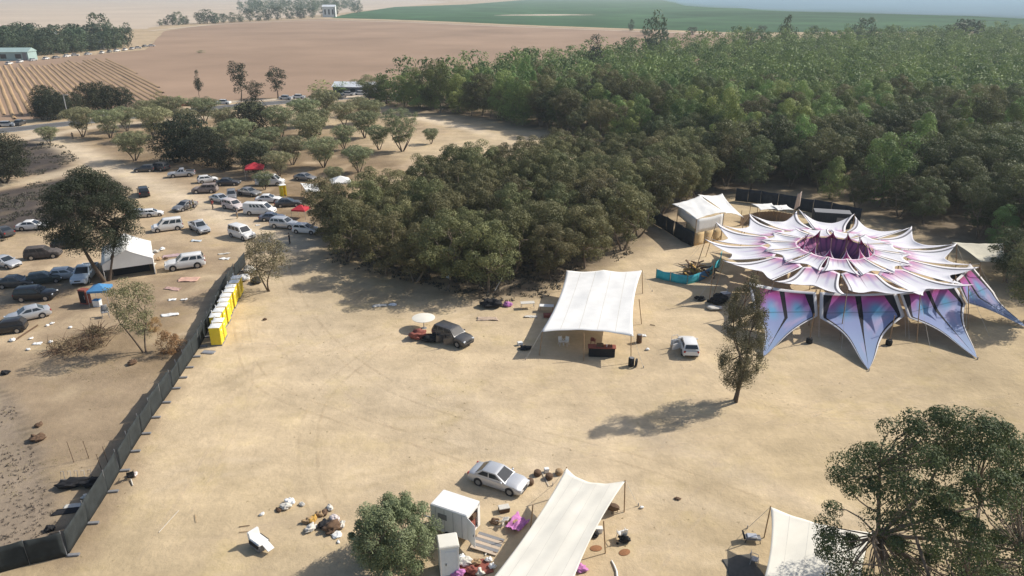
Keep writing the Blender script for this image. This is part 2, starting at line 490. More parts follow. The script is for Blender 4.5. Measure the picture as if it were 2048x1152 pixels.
for off, nm in ((-3.9, 'edge_line'), (3.9, 'edge_line')):
    P = [(-700, 330), (-100, 272), (120, 249), (300, 229), (480, 211), (640, 199), (790, 189), (1000, 178)]
    g = [G(*p) for p in P]; mb = MB()
    for a, b in zip(g[:-1], g[1:]):
        t = (b - a).normalized(); nr = Vector((-t.y, t.x, 0)) * off
        mb.add([a + nr + Vector((-t.y, t.x, 0)) * .08 + Vector((0, 0, .026)), b + nr + Vector((-t.y, t.x, 0)) * .08 + Vector((0, 0, .026)), b + nr - Vector((-t.y, t.x, 0)) * .08 + Vector((0, 0, .026)), a + nr - Vector((-t.y, t.x, 0)) * .08 + Vector((0, 0, .026))], [(0, 1, 2, 3)])
    tag(mb.build(nm, m_line), 'white painted edge line of the road', kind='structure')

def wear_mat(name, col):
    m = bpy.data.materials.new(name); m.use_nodes = True
    nt = m.node_tree; N, L = nt.nodes.new, nt.links.new
    b = nt.nodes['Principled BSDF']; b.inputs['Base Color'].default_value = (*col, 1); b.inputs['Roughness'].default_value = .95; b.inputs['Specular IOR Level'].default_value = .1
    uv = N('ShaderNodeUVMap'); uv.uv_map = 'UVMap'; sp = N('ShaderNodeSeparateXYZ'); L(uv.outputs[0], sp.inputs[0])
    a = N('ShaderNodeMath'); a.operation = 'PINGPONG'; a.inputs[1].default_value = .5; L(sp.outputs[0], a.inputs[0])
    e = N('ShaderNodeMapRange'); e.interpolation_type = 'SMOOTHSTEP'; e.inputs[1].default_value = .0; e.inputs[2].default_value = .35; L(a.outputs[0], e.inputs[0])
    tc = N('ShaderNodeTexCoord'); n = N('ShaderNodeTexNoise'); n.inputs['Scale'].default_value = .35; n.inputs['Detail'].default_value = 6; L(tc.outputs['Object'], n.inputs['Vector'])
    r = N('ShaderNodeMapRange'); r.inputs[1].default_value = .36; r.inputs[2].default_value = .68; r.inputs[3].default_value = 0; r.inputs[4].default_value = .20; L(n.outputs['Fac'], r.inputs[0])
    k = N('ShaderNodeMath'); k.operation = 'MULTIPLY'; L(e.outputs[0], k.inputs[0]); L(r.outputs[0], k.inputs[1])
    t = N('ShaderNodeBsdfTransparent'); ms = N('ShaderNodeMixShader')
    L(k.outputs[0], ms.inputs[0]); L(t.outputs[0], ms.inputs[1]); L(b.outputs[0], ms.inputs[2])
    L(ms.outputs[0], nt.nodes['Material Output'].inputs['Surface'])
    return m
WEAR = [wear_mat('track_pale', (.68, .56, .41)), wear_mat('track_dark', (.46, .36, .24)), wear_mat('track_trodden', (.66, .54, .39))]
NW = 0
def wheel_track(px, m, w=.42, gauge=1.5):
    global NW
    P = [G(*q) for q in px]; pts = []
    for i in range(len(P) - 1):
        p0, p1, p2, p3 = P[max(i - 1, 0)], P[i], P[i + 1], P[min(i + 2, len(P) - 1)]
        for k in range(10):
            t = k / 10
            pts.append(.5 * ((2 * p1) + (p2 - p0) * t + (2 * p0 - 5 * p1 + 4 * p2 - p3) * t * t + (3 * p1 - p0 - 3 * p2 + p3) * t ** 3))
    pts.append(P[-1])
    for off in ((-gauge / 2, gauge / 2) if gauge else (0,)):
        NW += 1; z = .004 + .0012 * NW
        vs = []; n = len(pts)
        for i, p in enumerate(pts):
            t = (pts[min(i + 1, n - 1)] - pts[max(i - 1, 0)]).normalized(); nr = Vector((-t.y, t.x, 0))
            for sgn in (-.5, .5): q = p + nr * (off + sgn * w); vs.append((q.x, q.y, z))
        mb = MB().add(vs, [(2 * i, 2 * i + 1, 2 * i + 3, 2 * i + 2) for i in range(n - 1)])
        o = mb.build('wheel_track' if gauge else 'foot_path', m); me = o.data; ul = me.uv_layers.new(name='UVMap')
        for lp in me.loops: ul.data[lp.index].uv = (lp.vertex_index % 2, lp.vertex_index // 2)
        for pl in me.polygons:
            if pl.normal.z < 0: pl.flip()
        tag(o, 'worn track in the sand', kind='structure')
for k, px in enumerate([[(560, 520), (620, 640), (760, 760), (1000, 850), (1300, 930), (1600, 1040)], [(520, 640), (640, 760), (820, 900), (930, 960)], [(880, 720), (1000, 780), (1200, 820), (1500, 840), (1900, 830)], [(930, 700), (1050, 760), (1240, 770), (1380, 720)],
                        [(1040, 960), (900, 900), (700, 840), (520, 760), (480, 640)], [(300, 1120), (400, 960), (480, 800), (500, 660)], [(1380, 720), (1500, 790), (1700, 830), (2040, 800)], [(1100, 910), (1350, 880), (1600, 820), (1850, 780)], [(700, 1120), (620, 960), (640, 800), (760, 690)],
                        [(1300, 1130), (1420, 980), (1500, 880), (1700, 790)], [(1250, 640), (1330, 700), (1360, 800), (1280, 920)]]):
    wheel_track(px, WEAR[0] if k % 4 else WEAR[1])
for k, px in enumerate([[(1150, 740), (1180, 840), (1220, 960)], [(480, 690), (700, 700), (900, 720), (1100, 745)], [(1300, 720), (1450, 700), (1560, 760), (1800, 760)], [(1000, 1000), (760, 1000), (560, 1050), (330, 1110)], [(1250, 860), (1400, 910), (1500, 960), (1620, 1010), (1760, 1060)]]):
    wheel_track(px, WEAR[2], 2.2, 0)

# furrow ridges of the row crop on the left
def furrows():
    d = Vector(((-70 - 1024) / FPX, math.cos(TH) + 581 / FPX * math.sin(TH), 0)).normalized()
    nrm = Vector((d.y, -d.x, 0))
    poly = gp([(-420, 146), (60, 126), (215, 115), (262, 140), (318, 172), (352, 206), (210, 220), (112, 232), (-420, 282)])
    A = np.array(poly); o = A.mean(0)
    V = []; F = []
    proj = [(p[0] - o[0]) * nrm.x + (p[1] - o[1]) * nrm.y for p in poly]
    s = min(proj)
    while s < max(proj):
        # clip the line o + s*nrm + t*d with the polygon
        ts = []
        for a, b in zip(poly, poly[1:] + poly[:1]):
            sa = (a[0] - o[0]) * nrm.x + (a[1] - o[1]) * nrm.y - s
            sb = (b[0] - o[0]) * nrm.x + (b[1] - o[1]) * nrm.y - s
            if sa * sb < 0:
                k = sa / (sa - sb); q = (a[0] + (b[0] - a[0]) * k, a[1] + (b[1] - a[1]) * k)
                ts.append((q[0] - o[0]) * d.x + (q[1] - o[1]) * d.y)
        ts.sort()
        for t0, t1 in zip(ts[::2], ts[1::2]):
            t0 += random.uniform(0, 14); t1 -= random.uniform(0, 30)
            n = max(2, int((t1 - t0) / 12))
            base = len(V)
            for k in range(n + 1):
                t = t0 + (t1 - t0) * k / n; jit = random.uniform(-.12, .12)
                c = Vector((o[0], o[1], .07)) + nrm * (s + jit) + d * t
                w = .62 * random.uniform(.85, 1.15); h = .5 * random.uniform(.8, 1.2)
                V += [c - nrm * w, c + Vector((0, 0, h)), c + nrm * w]
            for k in range(n):
                for j in range(2):
                    F.append((base + k * 3 + j, base + k * 3 + j + 1, base + (k + 1) * 3 + j + 1, base + (k + 1) * 3 + j))
        s += 2.3
    me = np_mesh('furrow_rows', np.array([tuple(v) for v in V]), np.array(F), m_row)
    for p in me.polygons:
        pass
    tag(link('furrow_rows', me), 'long parallel raised earth rows of the furrowed field', 'furrows', kind='stuff')
furrows()

# ------------------------------------------------------------------ trees
lm_euc = leaf_mat('leaf_eucalyptus', (.085, .094, .038), (.225, .210, .092), orand=.3)
lm_big = leaf_mat('leaf_big_eucalyptus', (.038, .062, .024), (.095, .125, .048))
lm_dark = leaf_mat('leaf_dark', (.024, .032, .017), (.056, .064, .033))
lm_wood = leaf_mat('leaf_wood', (.096, .148, .046), (.255, .318, .100), orand=.42, hue=.035)
lm_olive = leaf_mat('leaf_dark_olive', (.066, .080, .036), (.170, .180, .076), orand=.3)  # darker olive leaves of one eucalyptus variety
lm_orch = leaf_mat('leaf_orchard', (.150, .165, .080), (.300, .300, .160), orand=.22)
lm_bush = leaf_mat('leaf_bush', (.165, .195, .090), (.330, .350, .190))
lm_far = leaf_mat('leaf_far', (0.056, 0.084, 0.048), (0.119, 0.147, 0.077))
lm_dry = leaf_mat('leaf_dry', (.24, .13, .05), (.40, .25, .12), hue=.01)
lm_slim = leaf_mat('leaf_slim', (.120, .120, .058), (.260, .240, .125))
bark = mat('bark', (.20, .155, .115), .9, .35, 3, bump=.5)
bark_pale = mat('bark_pale', (.36, .29, .22), .9, .3, 3, bump=.5)
bark_dark = mat('bark_dark', (.10, .075, .055), .9, .3, 3, bump=.5)

def leaves(C, Rad, n, size, g, flat=.75, up=.25, aspect=.42, hang=0.0, shell=.32, align=1.3):
    """leaf blades spread through clumps with centres C (k,3) and radii Rad (k,)"""
    k = len(C)
    idx = np.repeat(np.arange(k), n)
    m = len(idx)
    d = g.normal(size=(m, 3)); d /= np.linalg.norm(d, axis=1)[:, None]
    d[:, 2] += up; d /= np.linalg.norm(d, axis=1)[:, None]
    r = g.random(m) ** shell
    P = C[idx] + d * (r * Rad[idx])[:, None] * np.array((1, 1, flat))
    nrm = d * align + g.normal(size=(m, 3)) * .6
    nrm /= np.linalg.norm(nrm, axis=1)[:, None]
    a = g.normal(size=(m, 3)); a[:, 2] -= hang
    a -= nrm * (a * nrm).sum(1)[:, None]; a /= np.linalg.norm(a, axis=1)[:, None] + 1e-9
    b = np.cross(nrm, a)
    s = size * (.65 + .7 * g.random(m))
    a *= s[:, None]; b *= (s * aspect)[:, None]
    V = np.stack([P - a * .5, P + b * .5, P + a * .5, P - b * .5], 1).reshape(-1, 3)
    F = np.arange(m * 4).reshape(-1, 4)
    ct = g.random(k)
    t = np.clip(.55 * ct[idx] + .45 * g.random(m), 0, 1)
    return V, F, np.repeat(t, 4)

def limb(mb, p, q, r0, r1, g, bend=.12, n=4, seg=6):
    p = Vector(p); q = Vector(q); L_ = (q - p).length
    off = Vector(g.normal(size=3)) * L_ * bend
    pts = []; rad = []
    for i in range(n + 1):
        t = i / n
        pts.append(p.lerp(q, t) + off * math.sin(PI * t)); rad.append(r0 + (r1 - r0) * t)
    mb.tube(pts, rad, seg, cap=False)
    return pts

def tree_meshes(name, seed, H, W, base=.35, nclump=30, cr=(.8, 1.4), nleaf=150, lsize=.28, stems=1, trunk_r=.2, lm=None, bk=None, shape='dome', up=.3, flat=.75, hang=0.0, lean=.0, shell=.2, nlimb=5, seg=6, sep=1.12, align=1.3):
    g = np.random.default_rng(seed)
    # clump centres: through the crown's volume, pushed outward, kept apart
    C = []; tries = 0
    z0 = H * base; hh = H - z0
    while len(C) < nclump and tries < 6000:
        tries += 1
        u = g.random(); an = g.random() * 2 * PI
        rr = math.sqrt(g.random()) if shape != 'col' else g.random() ** .6
        if shape == 'dome': prof = math.sqrt(max(0, 1 - (u * 1.0) ** 2.2)) * (.55 + .45 * min(1, u * 3))
        elif shape == 'round': prof = math.sin(PI * min(1, .12 + u * .86)) ** .6
        elif shape == 'umbrella': prof = .35 + .65 * u if u < .7 else 1 - .55 * ((u - .7) / .3) ** 2
        elif shape == 'vase': prof = .25 + .75 * u ** .8 if u < .75 else 1 - .5 * ((u - .75) / .25) ** 2
        elif shape == 'cone': prof = (1 - u) ** .8 * .9 + .12
        else: prof = (.65 + .35 * math.sin(u * 9 + seed)) * (1 - .55 * u)
        rr = rr ** .75
        p = np.array((math.cos(an) * rr * prof * W / 2, math.sin(an) * rr * prof * W / 2, z0 + u * hh))
        p[:2] += np.array((lean * p[2] / H * W * .3, 0))
        md = (sep if tries < 3000 else sep * .75) * (cr[0] + cr[1]) / 2
        if all(np.linalg.norm(p - q) > md for q in C): C.append(p)
    C = np.array(C)
    Rd = g.uniform(cr[0], cr[1], len(C))
    V, F, t = leaves(C, Rd, nleaf, lsize, g, flat, up, hang=hang, shell=shell, align=align)
    crown = np_mesh(name + '_crown', V, F, lm, t)
    # wood
    mb = MB()
    starts = []
    for s in range(stems):
        an = 2 * PI * s / stems + g.random()
        bx = Vector((math.cos(an), math.sin(an), 0)) * (trunk_r * 1.2 if stems > 1 else 0)
        spread = W * (.12 if stems == 1 else .24)
        top = Vector((math.cos(an) * spread + lean * W * .15, math.sin(an) * spread, z0 + hh * .25))
        if stems == 1: top = Vector((g.normal() * W * .04 + lean * W * .15, g.normal() * W * .04, z0 + hh * .15))
        pts = limb(mb, bx - Vector((0, 0, .1)), top, trunk_r * 1.15, trunk_r * .62, g, .05, 5, seg + 2)
        starts.append((pts[-1], trunk_r * .62))
    limbs = []
    for k in range(nlimb):
        p, r0 = starts[k % len(starts)]
        an = 2 * PI * k / nlimb + g.normal() * .3
        q = Vector((math.cos(an) * W * .27 + lean * W * .2, math.sin(an) * W * .27, z0 + hh * g.uniform(.4, .7)))
        pts = limb(mb, p, q, r0 * .85, r0 * .4, g, .08, 4, seg)
        limbs.append((pts, r0))
    for c in C:
        best = None
        cv = Vector(c)
        for pts, r0 in limbs:
            for i, p in enumerate(pts):
                if p.z > cv.z + .3: continue
                dd = (p - cv).length + (.15 * W if i == 0 else 0)
                if best is None or dd < best[0]: best = (dd, p, r0 * (1 - .5 * i / len(pts)))
        if best is None: best = (0, starts[0][0], trunk_r * .4)
        limb(mb, best[1], cv, best[2] * .42, .018 + best[2] * .08, g, .1, 3, 5 if seg > 5 else 4)
    wood = mb.mesh(name + '_trunk', bk, smooth=60)
    return wood, crown

def place_tree(meshes, name, loc, rz=0, s=1.0, label=None, cat='tree', group=None, sz=None):
    e = empty(name, loc, rz, label, cat, group)
    e.scale = (s, s, sz or s)
    link('trunk', meshes[0], e); link('crown', meshes[1], e)
    return e

EUC = [tree_meshes('euc', 100 + k, 8.6, 7.4, .22, 40, (.7, 1.35), 330, .24, 1 if k % 2 else 2, .16, lm_euc, bark, ('umbrella', 'dome', 'umbrella', 'round', 'dome')[k], .5, .78, sep=1.0, align=1.5, shell=.2) for k in range(5)]
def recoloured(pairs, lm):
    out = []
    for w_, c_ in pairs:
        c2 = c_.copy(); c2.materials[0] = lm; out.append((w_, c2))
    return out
EUCD = recoloured(EUC, lm_olive)
WOOD = [tree_meshes('wood', 200 + k, 8.6, 5.6, .12, 20, (.75, 1.6), 420, .24, 1, .14, lm_wood, bark, ('round', 'cone', 'dome', 'round', 'vase')[k], .45, .95, sep=1.0, align=1.6, shell=.18) for k in range(5)]
ORCH = [tree_meshes('orch', 300 + k, 4.9, 6.2, .28, 62, (.55, 1.0), 180, .20, 3, .11, lm_orch, bark_dark, 'umbrella', .5, .7, align=2.0, shell=.15) for k in range(4)]
FARW = [tree_meshes('farw', 400 + k, 8.6, 5.8, .08, 9, (1.25, 2.0), 44, .72, 1, .14, lm_wood, bark, ('round', 'vase', 'dome', 'round')[k], .45, .95, seg=3, nlimb=2, align=1.6, shell=.2) for k in range(4)]

# --- the grove in the middle and the wood on the right
def scatter(poly_px, dmin, n, seed, margin=0.0):
    poly = gp(poly_px); A = np.array(poly)
    lo, hi = A.min(0), A.max(0)
    g = np.random.default_rng(seed)
    pts = []; cell = {}
    cand = g.random((n, 2)) * (hi - lo) + lo
    sd_ = poly_sd(cand[:, 0], cand[:, 1], poly)
    for (x, y), dd in zip(cand, sd_):
        if dd < margin: continue
        dm = dmin(x, y) if callable(dmin) else dmin
        ix, iy = int(x // 8), int(y // 8)
        ok = True
        for i in range(ix - 1, ix + 2):
            for j in range(iy - 1, iy + 2):
                for q in cell.get((i, j), ()):
                    if (q[0] - x) ** 2 + (q[1] - y) ** 2 < dm * dm: ok = False; break
                if not ok: break
            if not ok: break
        if ok:
            pts.append((x, y)); cell.setdefault((ix, iy), []).append((x, y))
    return pts

def hidden(x, y, zt=9.0):
    """outside the picture"""
    v = Vector((x, y, 0)) - Vector((0, 0, CH))
    f = Vector((0, math.cos(TH), -math.sin(TH)))
    d = v.dot(f)
    return d < 5 or abs(x / d) * FPX > 1024 + 6 * FPX / d

GROVE_T = [(622, 484), (652, 512), (700, 538), (780, 560), (870, 578), (970, 592), (1085, 580), (1180, 540), (1285, 488), (1322, 440), (1440, 392), (1500, 340), (1250, 330), (1110, 345), (1050, 362), (950, 376), (870, 392), (780, 428), (715, 452), (650, 462)]
gt = scatter(GROVE_T, 4.6, 9000, 11, .5)
for i, (x, y) in enumerate(gt):
    g_ = random
    place_tree(EUC[i % 5], 'eucalyptus_tree', (x, y, 0), g_.uniform(0, 6.28), g_.uniform(.82, 1.12), 'olive green eucalyptus tree crowded in the central grove', 'tree', 'eucalyptus trees of the central grove')
wt = scatter(WOODS, lambda x, y: 4.6 if y < 220 else 5.6 if y < 320 else 6.6, 60000, 12, 1.5)
cx0, cy0 = G(1690, 480)[:2]
wt = [p for p in wt if not hidden(*p) and math.hypot(p[0] - cx0, p[1] - cy0) > 17.3 and not (G(1290, 470).x < p[0] < G(1700, 470).x and p[1] < G(1600, 392).y)]
wt.sort(key=lambda p: p[0] ** 2 + p[1] ** 2)
for i, (x, y) in enumerate(wt[:300]):
    k = random.random()
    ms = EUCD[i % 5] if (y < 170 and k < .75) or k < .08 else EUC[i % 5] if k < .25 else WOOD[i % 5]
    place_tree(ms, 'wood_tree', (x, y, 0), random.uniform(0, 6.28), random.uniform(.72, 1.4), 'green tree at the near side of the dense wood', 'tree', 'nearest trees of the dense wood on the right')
def far_wood(pts, name, label, seed, hs=(.8, 1.5), lmx=None):
    g = np.random.default_rng(seed)
    Vs, Fs, Ts = [], [], []; off = 0
    tpl = []
    for w_, c_ in FARW:
        n = len(c_.vertices); co = np.empty(n * 3, np.float32); c_.vertices.foreach_get('co', co)
        tt = np.empty(n, np.float32); c_.attributes['tint'].data.foreach_get('value', tt)
        tpl.append((co.reshape(-1, 3), tt))
    for (x, y) in pts:
        co, tt = tpl[g.integers(len(tpl))]
        a = g.random() * 6.28; s = g.uniform(*hs)
        ca, sa = math.cos(a) * s, math.sin(a) * s
        v = np.stack([co[:, 0] * ca - co[:, 1] * sa + x, co[:, 0] * sa + co[:, 1] * ca + y, co[:, 2] * s * g.uniform(.85, 1.15)], 1)
        Vs.append(v); Ts.append(np.clip(tt * .6 + g.normal() * .4 + .28, -.1, 1.6))
    V = np.concatenate(Vs); T = np.concatenate(Ts)
    me = np_mesh(name, V, np.arange(len(V)).reshape(-1, 4), lmx or lm_wood, T)
    return tag(link(name, me), label, 'wood', kind='stuff')
print('grove', len(gt), 'wood', len(wt))
far_wood(wt[300:], 'dense_wood', 'far mass of green trees of the dense wood', 5)
# ------------------------------------------------------------------ single trees
def Ht(px, yb, yt):
    b = G(px, yb); v = (yt - 576.0) / FPX
    return CH - b.y * (math.sin(TH) + v * math.cos(TH)) / (math.cos(TH) - v * math.sin(TH))

big = tree_meshes('big_euc', 31, 15.3, 13.8, .2, 215, (.5, 1.15), 460, .155, 2, .24, lm_big, bark, 'dome', .45, .72, nlimb=10, sep=.92, align=1.6)
place_tree(big, 'eucalyptus_tree', (23.0, 30.6, 0), 1.2, 1, 'large dark eucalyptus tree with open branching crown in the near right corner')
bushm = tree_meshes('bush', 32, 4.5, 6.2, .03, 95, (.28, .8), 420, .15, 3, .1, lm_bush, bark, 'dome', .8, 1.7, nlimb=7, sep=.95, shell=.4)
place_tree(bushm, 'shrub', G(792, 1128), .4, 1, 'bushy grey green shrub beside the white portable cabin', 'shrub')
slim = tree_meshes('slim', 33, Ht(1470, 800, 562), 4.0, .14, 70, (.35, .8), 380, .14, 2, .16, lm_slim, bark_dark, 'round', .2, 1.5, hang=.8, nlimb=5, sep=.9, shell=.4)
place_tree(slim, 'eucalyptus_tree', G(1470, 802), .9, 1, 'slim twin-stemmed eucalyptus standing alone on the open sand')
ltree = tree_meshes('left_big', 34, Ht(215, 562, 348), 11.0, .33, 150, (.8, 1.45), 420, .2, 2, .24, lm_dark, bark_dark, 'round', .35, .8, nlimb=8, sep=.72)
place_tree(ltree, 'dark_tree', G(213, 562), .3, 1, 'big dark tree standing behind the white gabled marquee')
stree = tree_meshes('left_small', 35, Ht(290, 705, 575), 5.0, .28, 40, (.5, .9), 150, .18, 2, .09, lm_slim, bark_dark, 'vase', .3, .95, hang=.5, lean=-.5)
place_tree(stree, 'young_tree', G(290, 705), 0, 1, 'young leaning grey green tree beside the dry orange bush')
ttree = tree_meshes('toilet_tree', 36, Ht(538, 582, 468), 5.2, .2, 44, (.55, 1.0), 170, .2, 2, .1, lm_slim, bark_dark, 'round', .3, .95)
place_tree(ttree, 'young_tree', G(538, 582), 2, 1, 'small olive tree at the far end of the yellow toilet row')
etree = tree_meshes('edge_tree', 37, Ht(18, 366, 268), 10.5, .14, 100, (1.0, 1.6), 150, .34, 2, .2, lm_dark, bark_dark, 'round', .35, .85)
place_tree(etree, 'dark_tree', G(10, 366), 0, 1, 'dark round tree at the left edge beside the dirt track')
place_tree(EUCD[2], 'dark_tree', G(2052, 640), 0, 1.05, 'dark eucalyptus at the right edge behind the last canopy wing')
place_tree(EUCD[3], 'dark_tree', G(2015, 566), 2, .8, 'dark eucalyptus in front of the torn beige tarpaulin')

# dry orange bush, small scrub
dbush = tree_meshes('dry_bush', 38, 2.4, 3.6, .02, 22, (.35, .6), 120, .16, 4, .04, lm_dry, bark_dark, 'dome', .3, .9)
place_tree(dbush, 'dry_bush', G(343, 706), 0, 1, 'dry orange bush against the dark screen fence', 'bush')
place_tree(dbush, 'dry_bush', G(310, 660), 2, .6, 'small dry bush between the young tree and the fence', 'bush')

# orchard of round trees
OP = 'round spreading tree of the sparse orchard'
orch = [(270, 322, 72), (165, 274, 60), (221, 276, 62), (312, 280, 70), (100, 288, 42), (452, 272, 55), (345, 248, 62), (410, 246, 60), (480, 300, 66), (495, 335, 66), (562, 276, 62), (622, 296, 74),
        (612, 254, 64), (655, 240, 60), (560, 352, 56), (648, 335, 74), (730, 276, 66), (862, 288, 34), (718, 345, 60), (440, 305, 62), (585, 330, 66), (405, 306, 60), (540, 305, 60), (690, 252, 56), (745, 246, 50), (300, 250, 55), (255, 262, 50), (505, 252, 55), (690, 300, 50), (670, 372, 40), (758, 300, 50), (530, 380, 40), (375, 262, 50), (640, 270, 52), (525, 322, 50), (720, 232, 44)]
for i, (x, y, w) in enumerate(orch):
    s = .98 * w / sc(y) / 6.2
    place_tree(ORCH[i % 4], 'orchard_tree', G(x, y), random.uniform(0, 6), s, OP, 'tree', 'round trees of the sparse orchard', s * random.uniform(.95, 1.2))
vt = tree_meshes('vase', 39, Ht(805, 303, 222), 9.6, .2, 120, (.5, .95), 190, .19, 5, .13, lm_orch, bark_dark, 'vase', .6, .85, nlimb=10, sep=.8)
place_tree(vt, 'vase_shaped_tree', G(805, 303), .5, 1, 'tall vase shaped tree with many bare stems on the bright clearing')
dk = [tree_meshes('dk', 340 + k, 6.6, 7.4, .08, 60, (.8, 1.4), 130, .3, 3, .13, lm_dark, bark_dark, 'round', .4, .85) for k in range(2)]
for i, (x, y, w) in enumerate([(352, 325, 80), (385, 322, 90), (420, 332, 70), (510, 272, 70), (448, 340, 50), (512, 345, 60)]):
    s = w / sc(y) / 7.4
    place_tree(dk[i % 2], 'dark_tree', G(x, y), i, s, ('dark green tree of the shady clump above the parked cars' if i != 3 else 'dark green leafy tree in the middle of the pale orchard'), 'tree', 'dark trees of the clump above the parked cars' if i != 3 else None, s * 1.1)
# roadside
rs = [tree_meshes('rs', 350 + k, 9, 5, .3, 22, (.7, 1.1), 90, .36, 1, .14, lm_dark, bark_dark, ('col', 'umbrella', 'umbrella')[k], .3, 1.0) for k in range(3)]
def by_road(k, px, yb, yt, wpx, label, name='roadside_tree'):
    h = Ht(px, yb, yt); w = wpx / sc(yb)
    place_tree(rs[k], name, G(px, yb), px, w / 5, label, 'tree', None, h / 9)
by_road(0, 401, 200, 142, 20, 'narrow column shaped tree beside the country road')
by_road(1, 482, 203, 127, 42, 'tall open crowned tree beside the road, left of a slightly smaller one')
by_road(2, 556, 197, 137, 46, 'tall tree beside the road, right of the tallest open crowned one')
by_road(1, 512, 215, 165, 40, 'leafy tree between the two tall roadside trees')
for i, (x, y, w, h, l) in enumerate([(320, 206, 26, 20, 'small round reddish shrub alone beside the furrowed field'), (362, 208, 24, 14, 'low brown shrub beside the road, left of the column tree'), (388, 208, 18, 12, 'smallest brown shrub just left of the column tree'),
                                     (645, 194, 46, 30, 'round dark shrub by the cars on the road'), (686, 188, 30, 22, 'smaller dark shrub left of the grey roof by the road'), (402, 106, 16, 5, 'tiny dark shrub alone in the ploughed field')]):
    s = w / sc(y)
    place_tree(FARW[0] if i < 5 else FARW[2], 'shrub', G(x, y), i, s / 5.6, l, 'shrub', None, h / sc(y) / 8.6)
for i, (x, y) in enumerate([(85, 240), (108, 240), (130, 236), (150, 232), (182, 224), (205, 222), (225, 220), (250, 218), (95, 228), (118, 228)]):
    s = random.uniform(38, 56) / sc(y) / 7.4
    place_tree(dk[i % 2], 'hedge_tree', G(x, y), i * 2, s, 'dark tree of the hedge between the furrowed field and the road', 'tree', 'dark hedge trees below the furrowed field', s * 1.15)

# tree belts around the farm, far left, and beyond the ploughed field
far_d = [tree_meshes('fard', 360 + k, 9, 8, .06, 24, (1.1, 1.9), 46, .8, 1, .2, lm_far, bark_dark, ('round', 'dome', 'umbrella')[k], .3, .95, seg=3, nlimb=3) for k in range(3)]
bt = scatter([(-160, 122), (20, 116), (120, 109), (230, 99), (276, 92), (268, 82), (200, 76), (60, 82), (-160, 90)], 6.8, 3000, 21)
bt.sort(key=lambda p: p[1])
for i, (x, y) in enumerate(bt[:120]):
    s = random.uniform(1.0, 1.7)
    place_tree(far_d[i % 3], 'belt_tree', (x, y, 0), i, s, 'dark bluish tree of the belt around the distant farm', 'tree', 'trees of the distant farm belt')
for (x, yb, yt, w, l) in [(205, 92, 30, 46, 'tallest broad tree of the distant farm belt'), (255, 66, 46, 15, 'single small tree standing right of the distant farm belt')]:
    place_tree(far_d[0], 'belt_tree', G(x, yb), 1, w / sc(yb) / 8, l, 'tree', None, Ht(x, yb, yt) / 9)
bt2 = [(322, 51, 12), (332, 50, 14), (345, 50, 20), (358, 50, 26), (372, 49, 18), (400, 48, 22), (415, 47, 28), (430, 47, 24), (448, 46, 18), (465, 45, 20), (482, 44, 18), (500, 43, 24), (518, 42, 20), (536, 41, 24), (556, 40, 26), (580, 38, 22), (602, 37, 24), (625, 36, 20), (650, 33, 18), (672, 30, 14)]
for i, (x, y, h) in enumerate(bt2):
    hh = h / sc(y) * .9
    place_tree(far_d[i % 3], 'distant_tree', G(x, y), i * 1.3, hh / 8 * random.uniform(.9, 1.2), 'hazy tree of the row beyond the ploughed field', 'tree', 'tree row beyond the ploughed field', hh / 9)
far_wood([tuple(G(random.uniform(480, 720), random.uniform(13, 27))[:2]) for _ in range(150)], 'hazy_wood', 'hazy bluish wood near the horizon', 6, (1.3, 2.3), lm_far)
tl = [(1310, 132, 26, 52, 'tallest ragged eucalyptus rising above the far edge of the wood'), (1190, 158, 72, 46, 'tall thin bare looking tree above the wood edge'), (1568, 112, 36, 30, 'dark narrow tree rising above the wood against the green field'),
      (1724, 106, 40, 50, 'round dark tree above the wood against the green field'), (1495, 128, 66, 26, 'dark tree left of the narrow dark tree above the wood'), (1262, 62, 40, 12, 'small lone tree beside the pale field track'), (1925, 100, 44, 60, 'yellowish broad tree at the far right edge of the wood')]
for i, (x, yb, yt, w, l) in enumerate(tl):
    place_tree(far_d[(1, 1, 0, 0, 0, 0, 2)[i]] if i != 1 else rs[0], 'tall_tree', G(x, yb), i, w / sc(yb) / (8 if i != 1 else 5), l, 'tree', None, Ht(x, yb, yt) / 9)
for i in range(16):
    x = 1290 + i * 48 + random.uniform(-15, 15); y = 68 + random.uniform(0, 5)
    place_tree(far_d[i % 3], 'hedge_tree', G(x, y), i, random.uniform(.7, 1.1), 'low tree of the hedge along the green field', 'tree', 'low hedge trees along the green field', random.uniform(.4, .8))
g_em = np.random.default_rng(77)
for i in range(26):
    p = wt[int(g_em.integers(20, min(300, len(wt))))]; k = g_em.uniform(1.15, 1.5)
    place_tree((WOOD, EUC, WOOD)[i % 3][i % 5], 'emergent_tree', (p[0] + 2.3, p[1] + 1.5, 0), i, k * .9, 'tall tree standing out above its neighbours in the wood', 'tree', 'tall trees standing out above the wood', k * 1.15)
# tall individuals along the left edge of the wood
for i, (x, yb, yt, w) in enumerate([(745, 205, 152, 46), (775, 208, 150, 50), (810, 212, 148, 46), (865, 220, 130, 44), (880, 226, 128, 46), (920, 226, 150, 50), (965, 232, 146, 52), (1010, 240, 142, 54), (1050, 244, 112, 40), (1085, 250, 150, 56), (1130, 262, 160, 56), (840, 218, 150, 48)]):
    place_tree(WOOD[i % 5] if i % 3 else EUC[i % 5], 'wood_edge_tree', G(x, yb), i, w / sc(yb) / 5.0, 'tall tree on the wood edge above the bright clearing', 'tree', 'tall trees on the wood edge above the clearing', Ht(x, yb, yt) / 9)

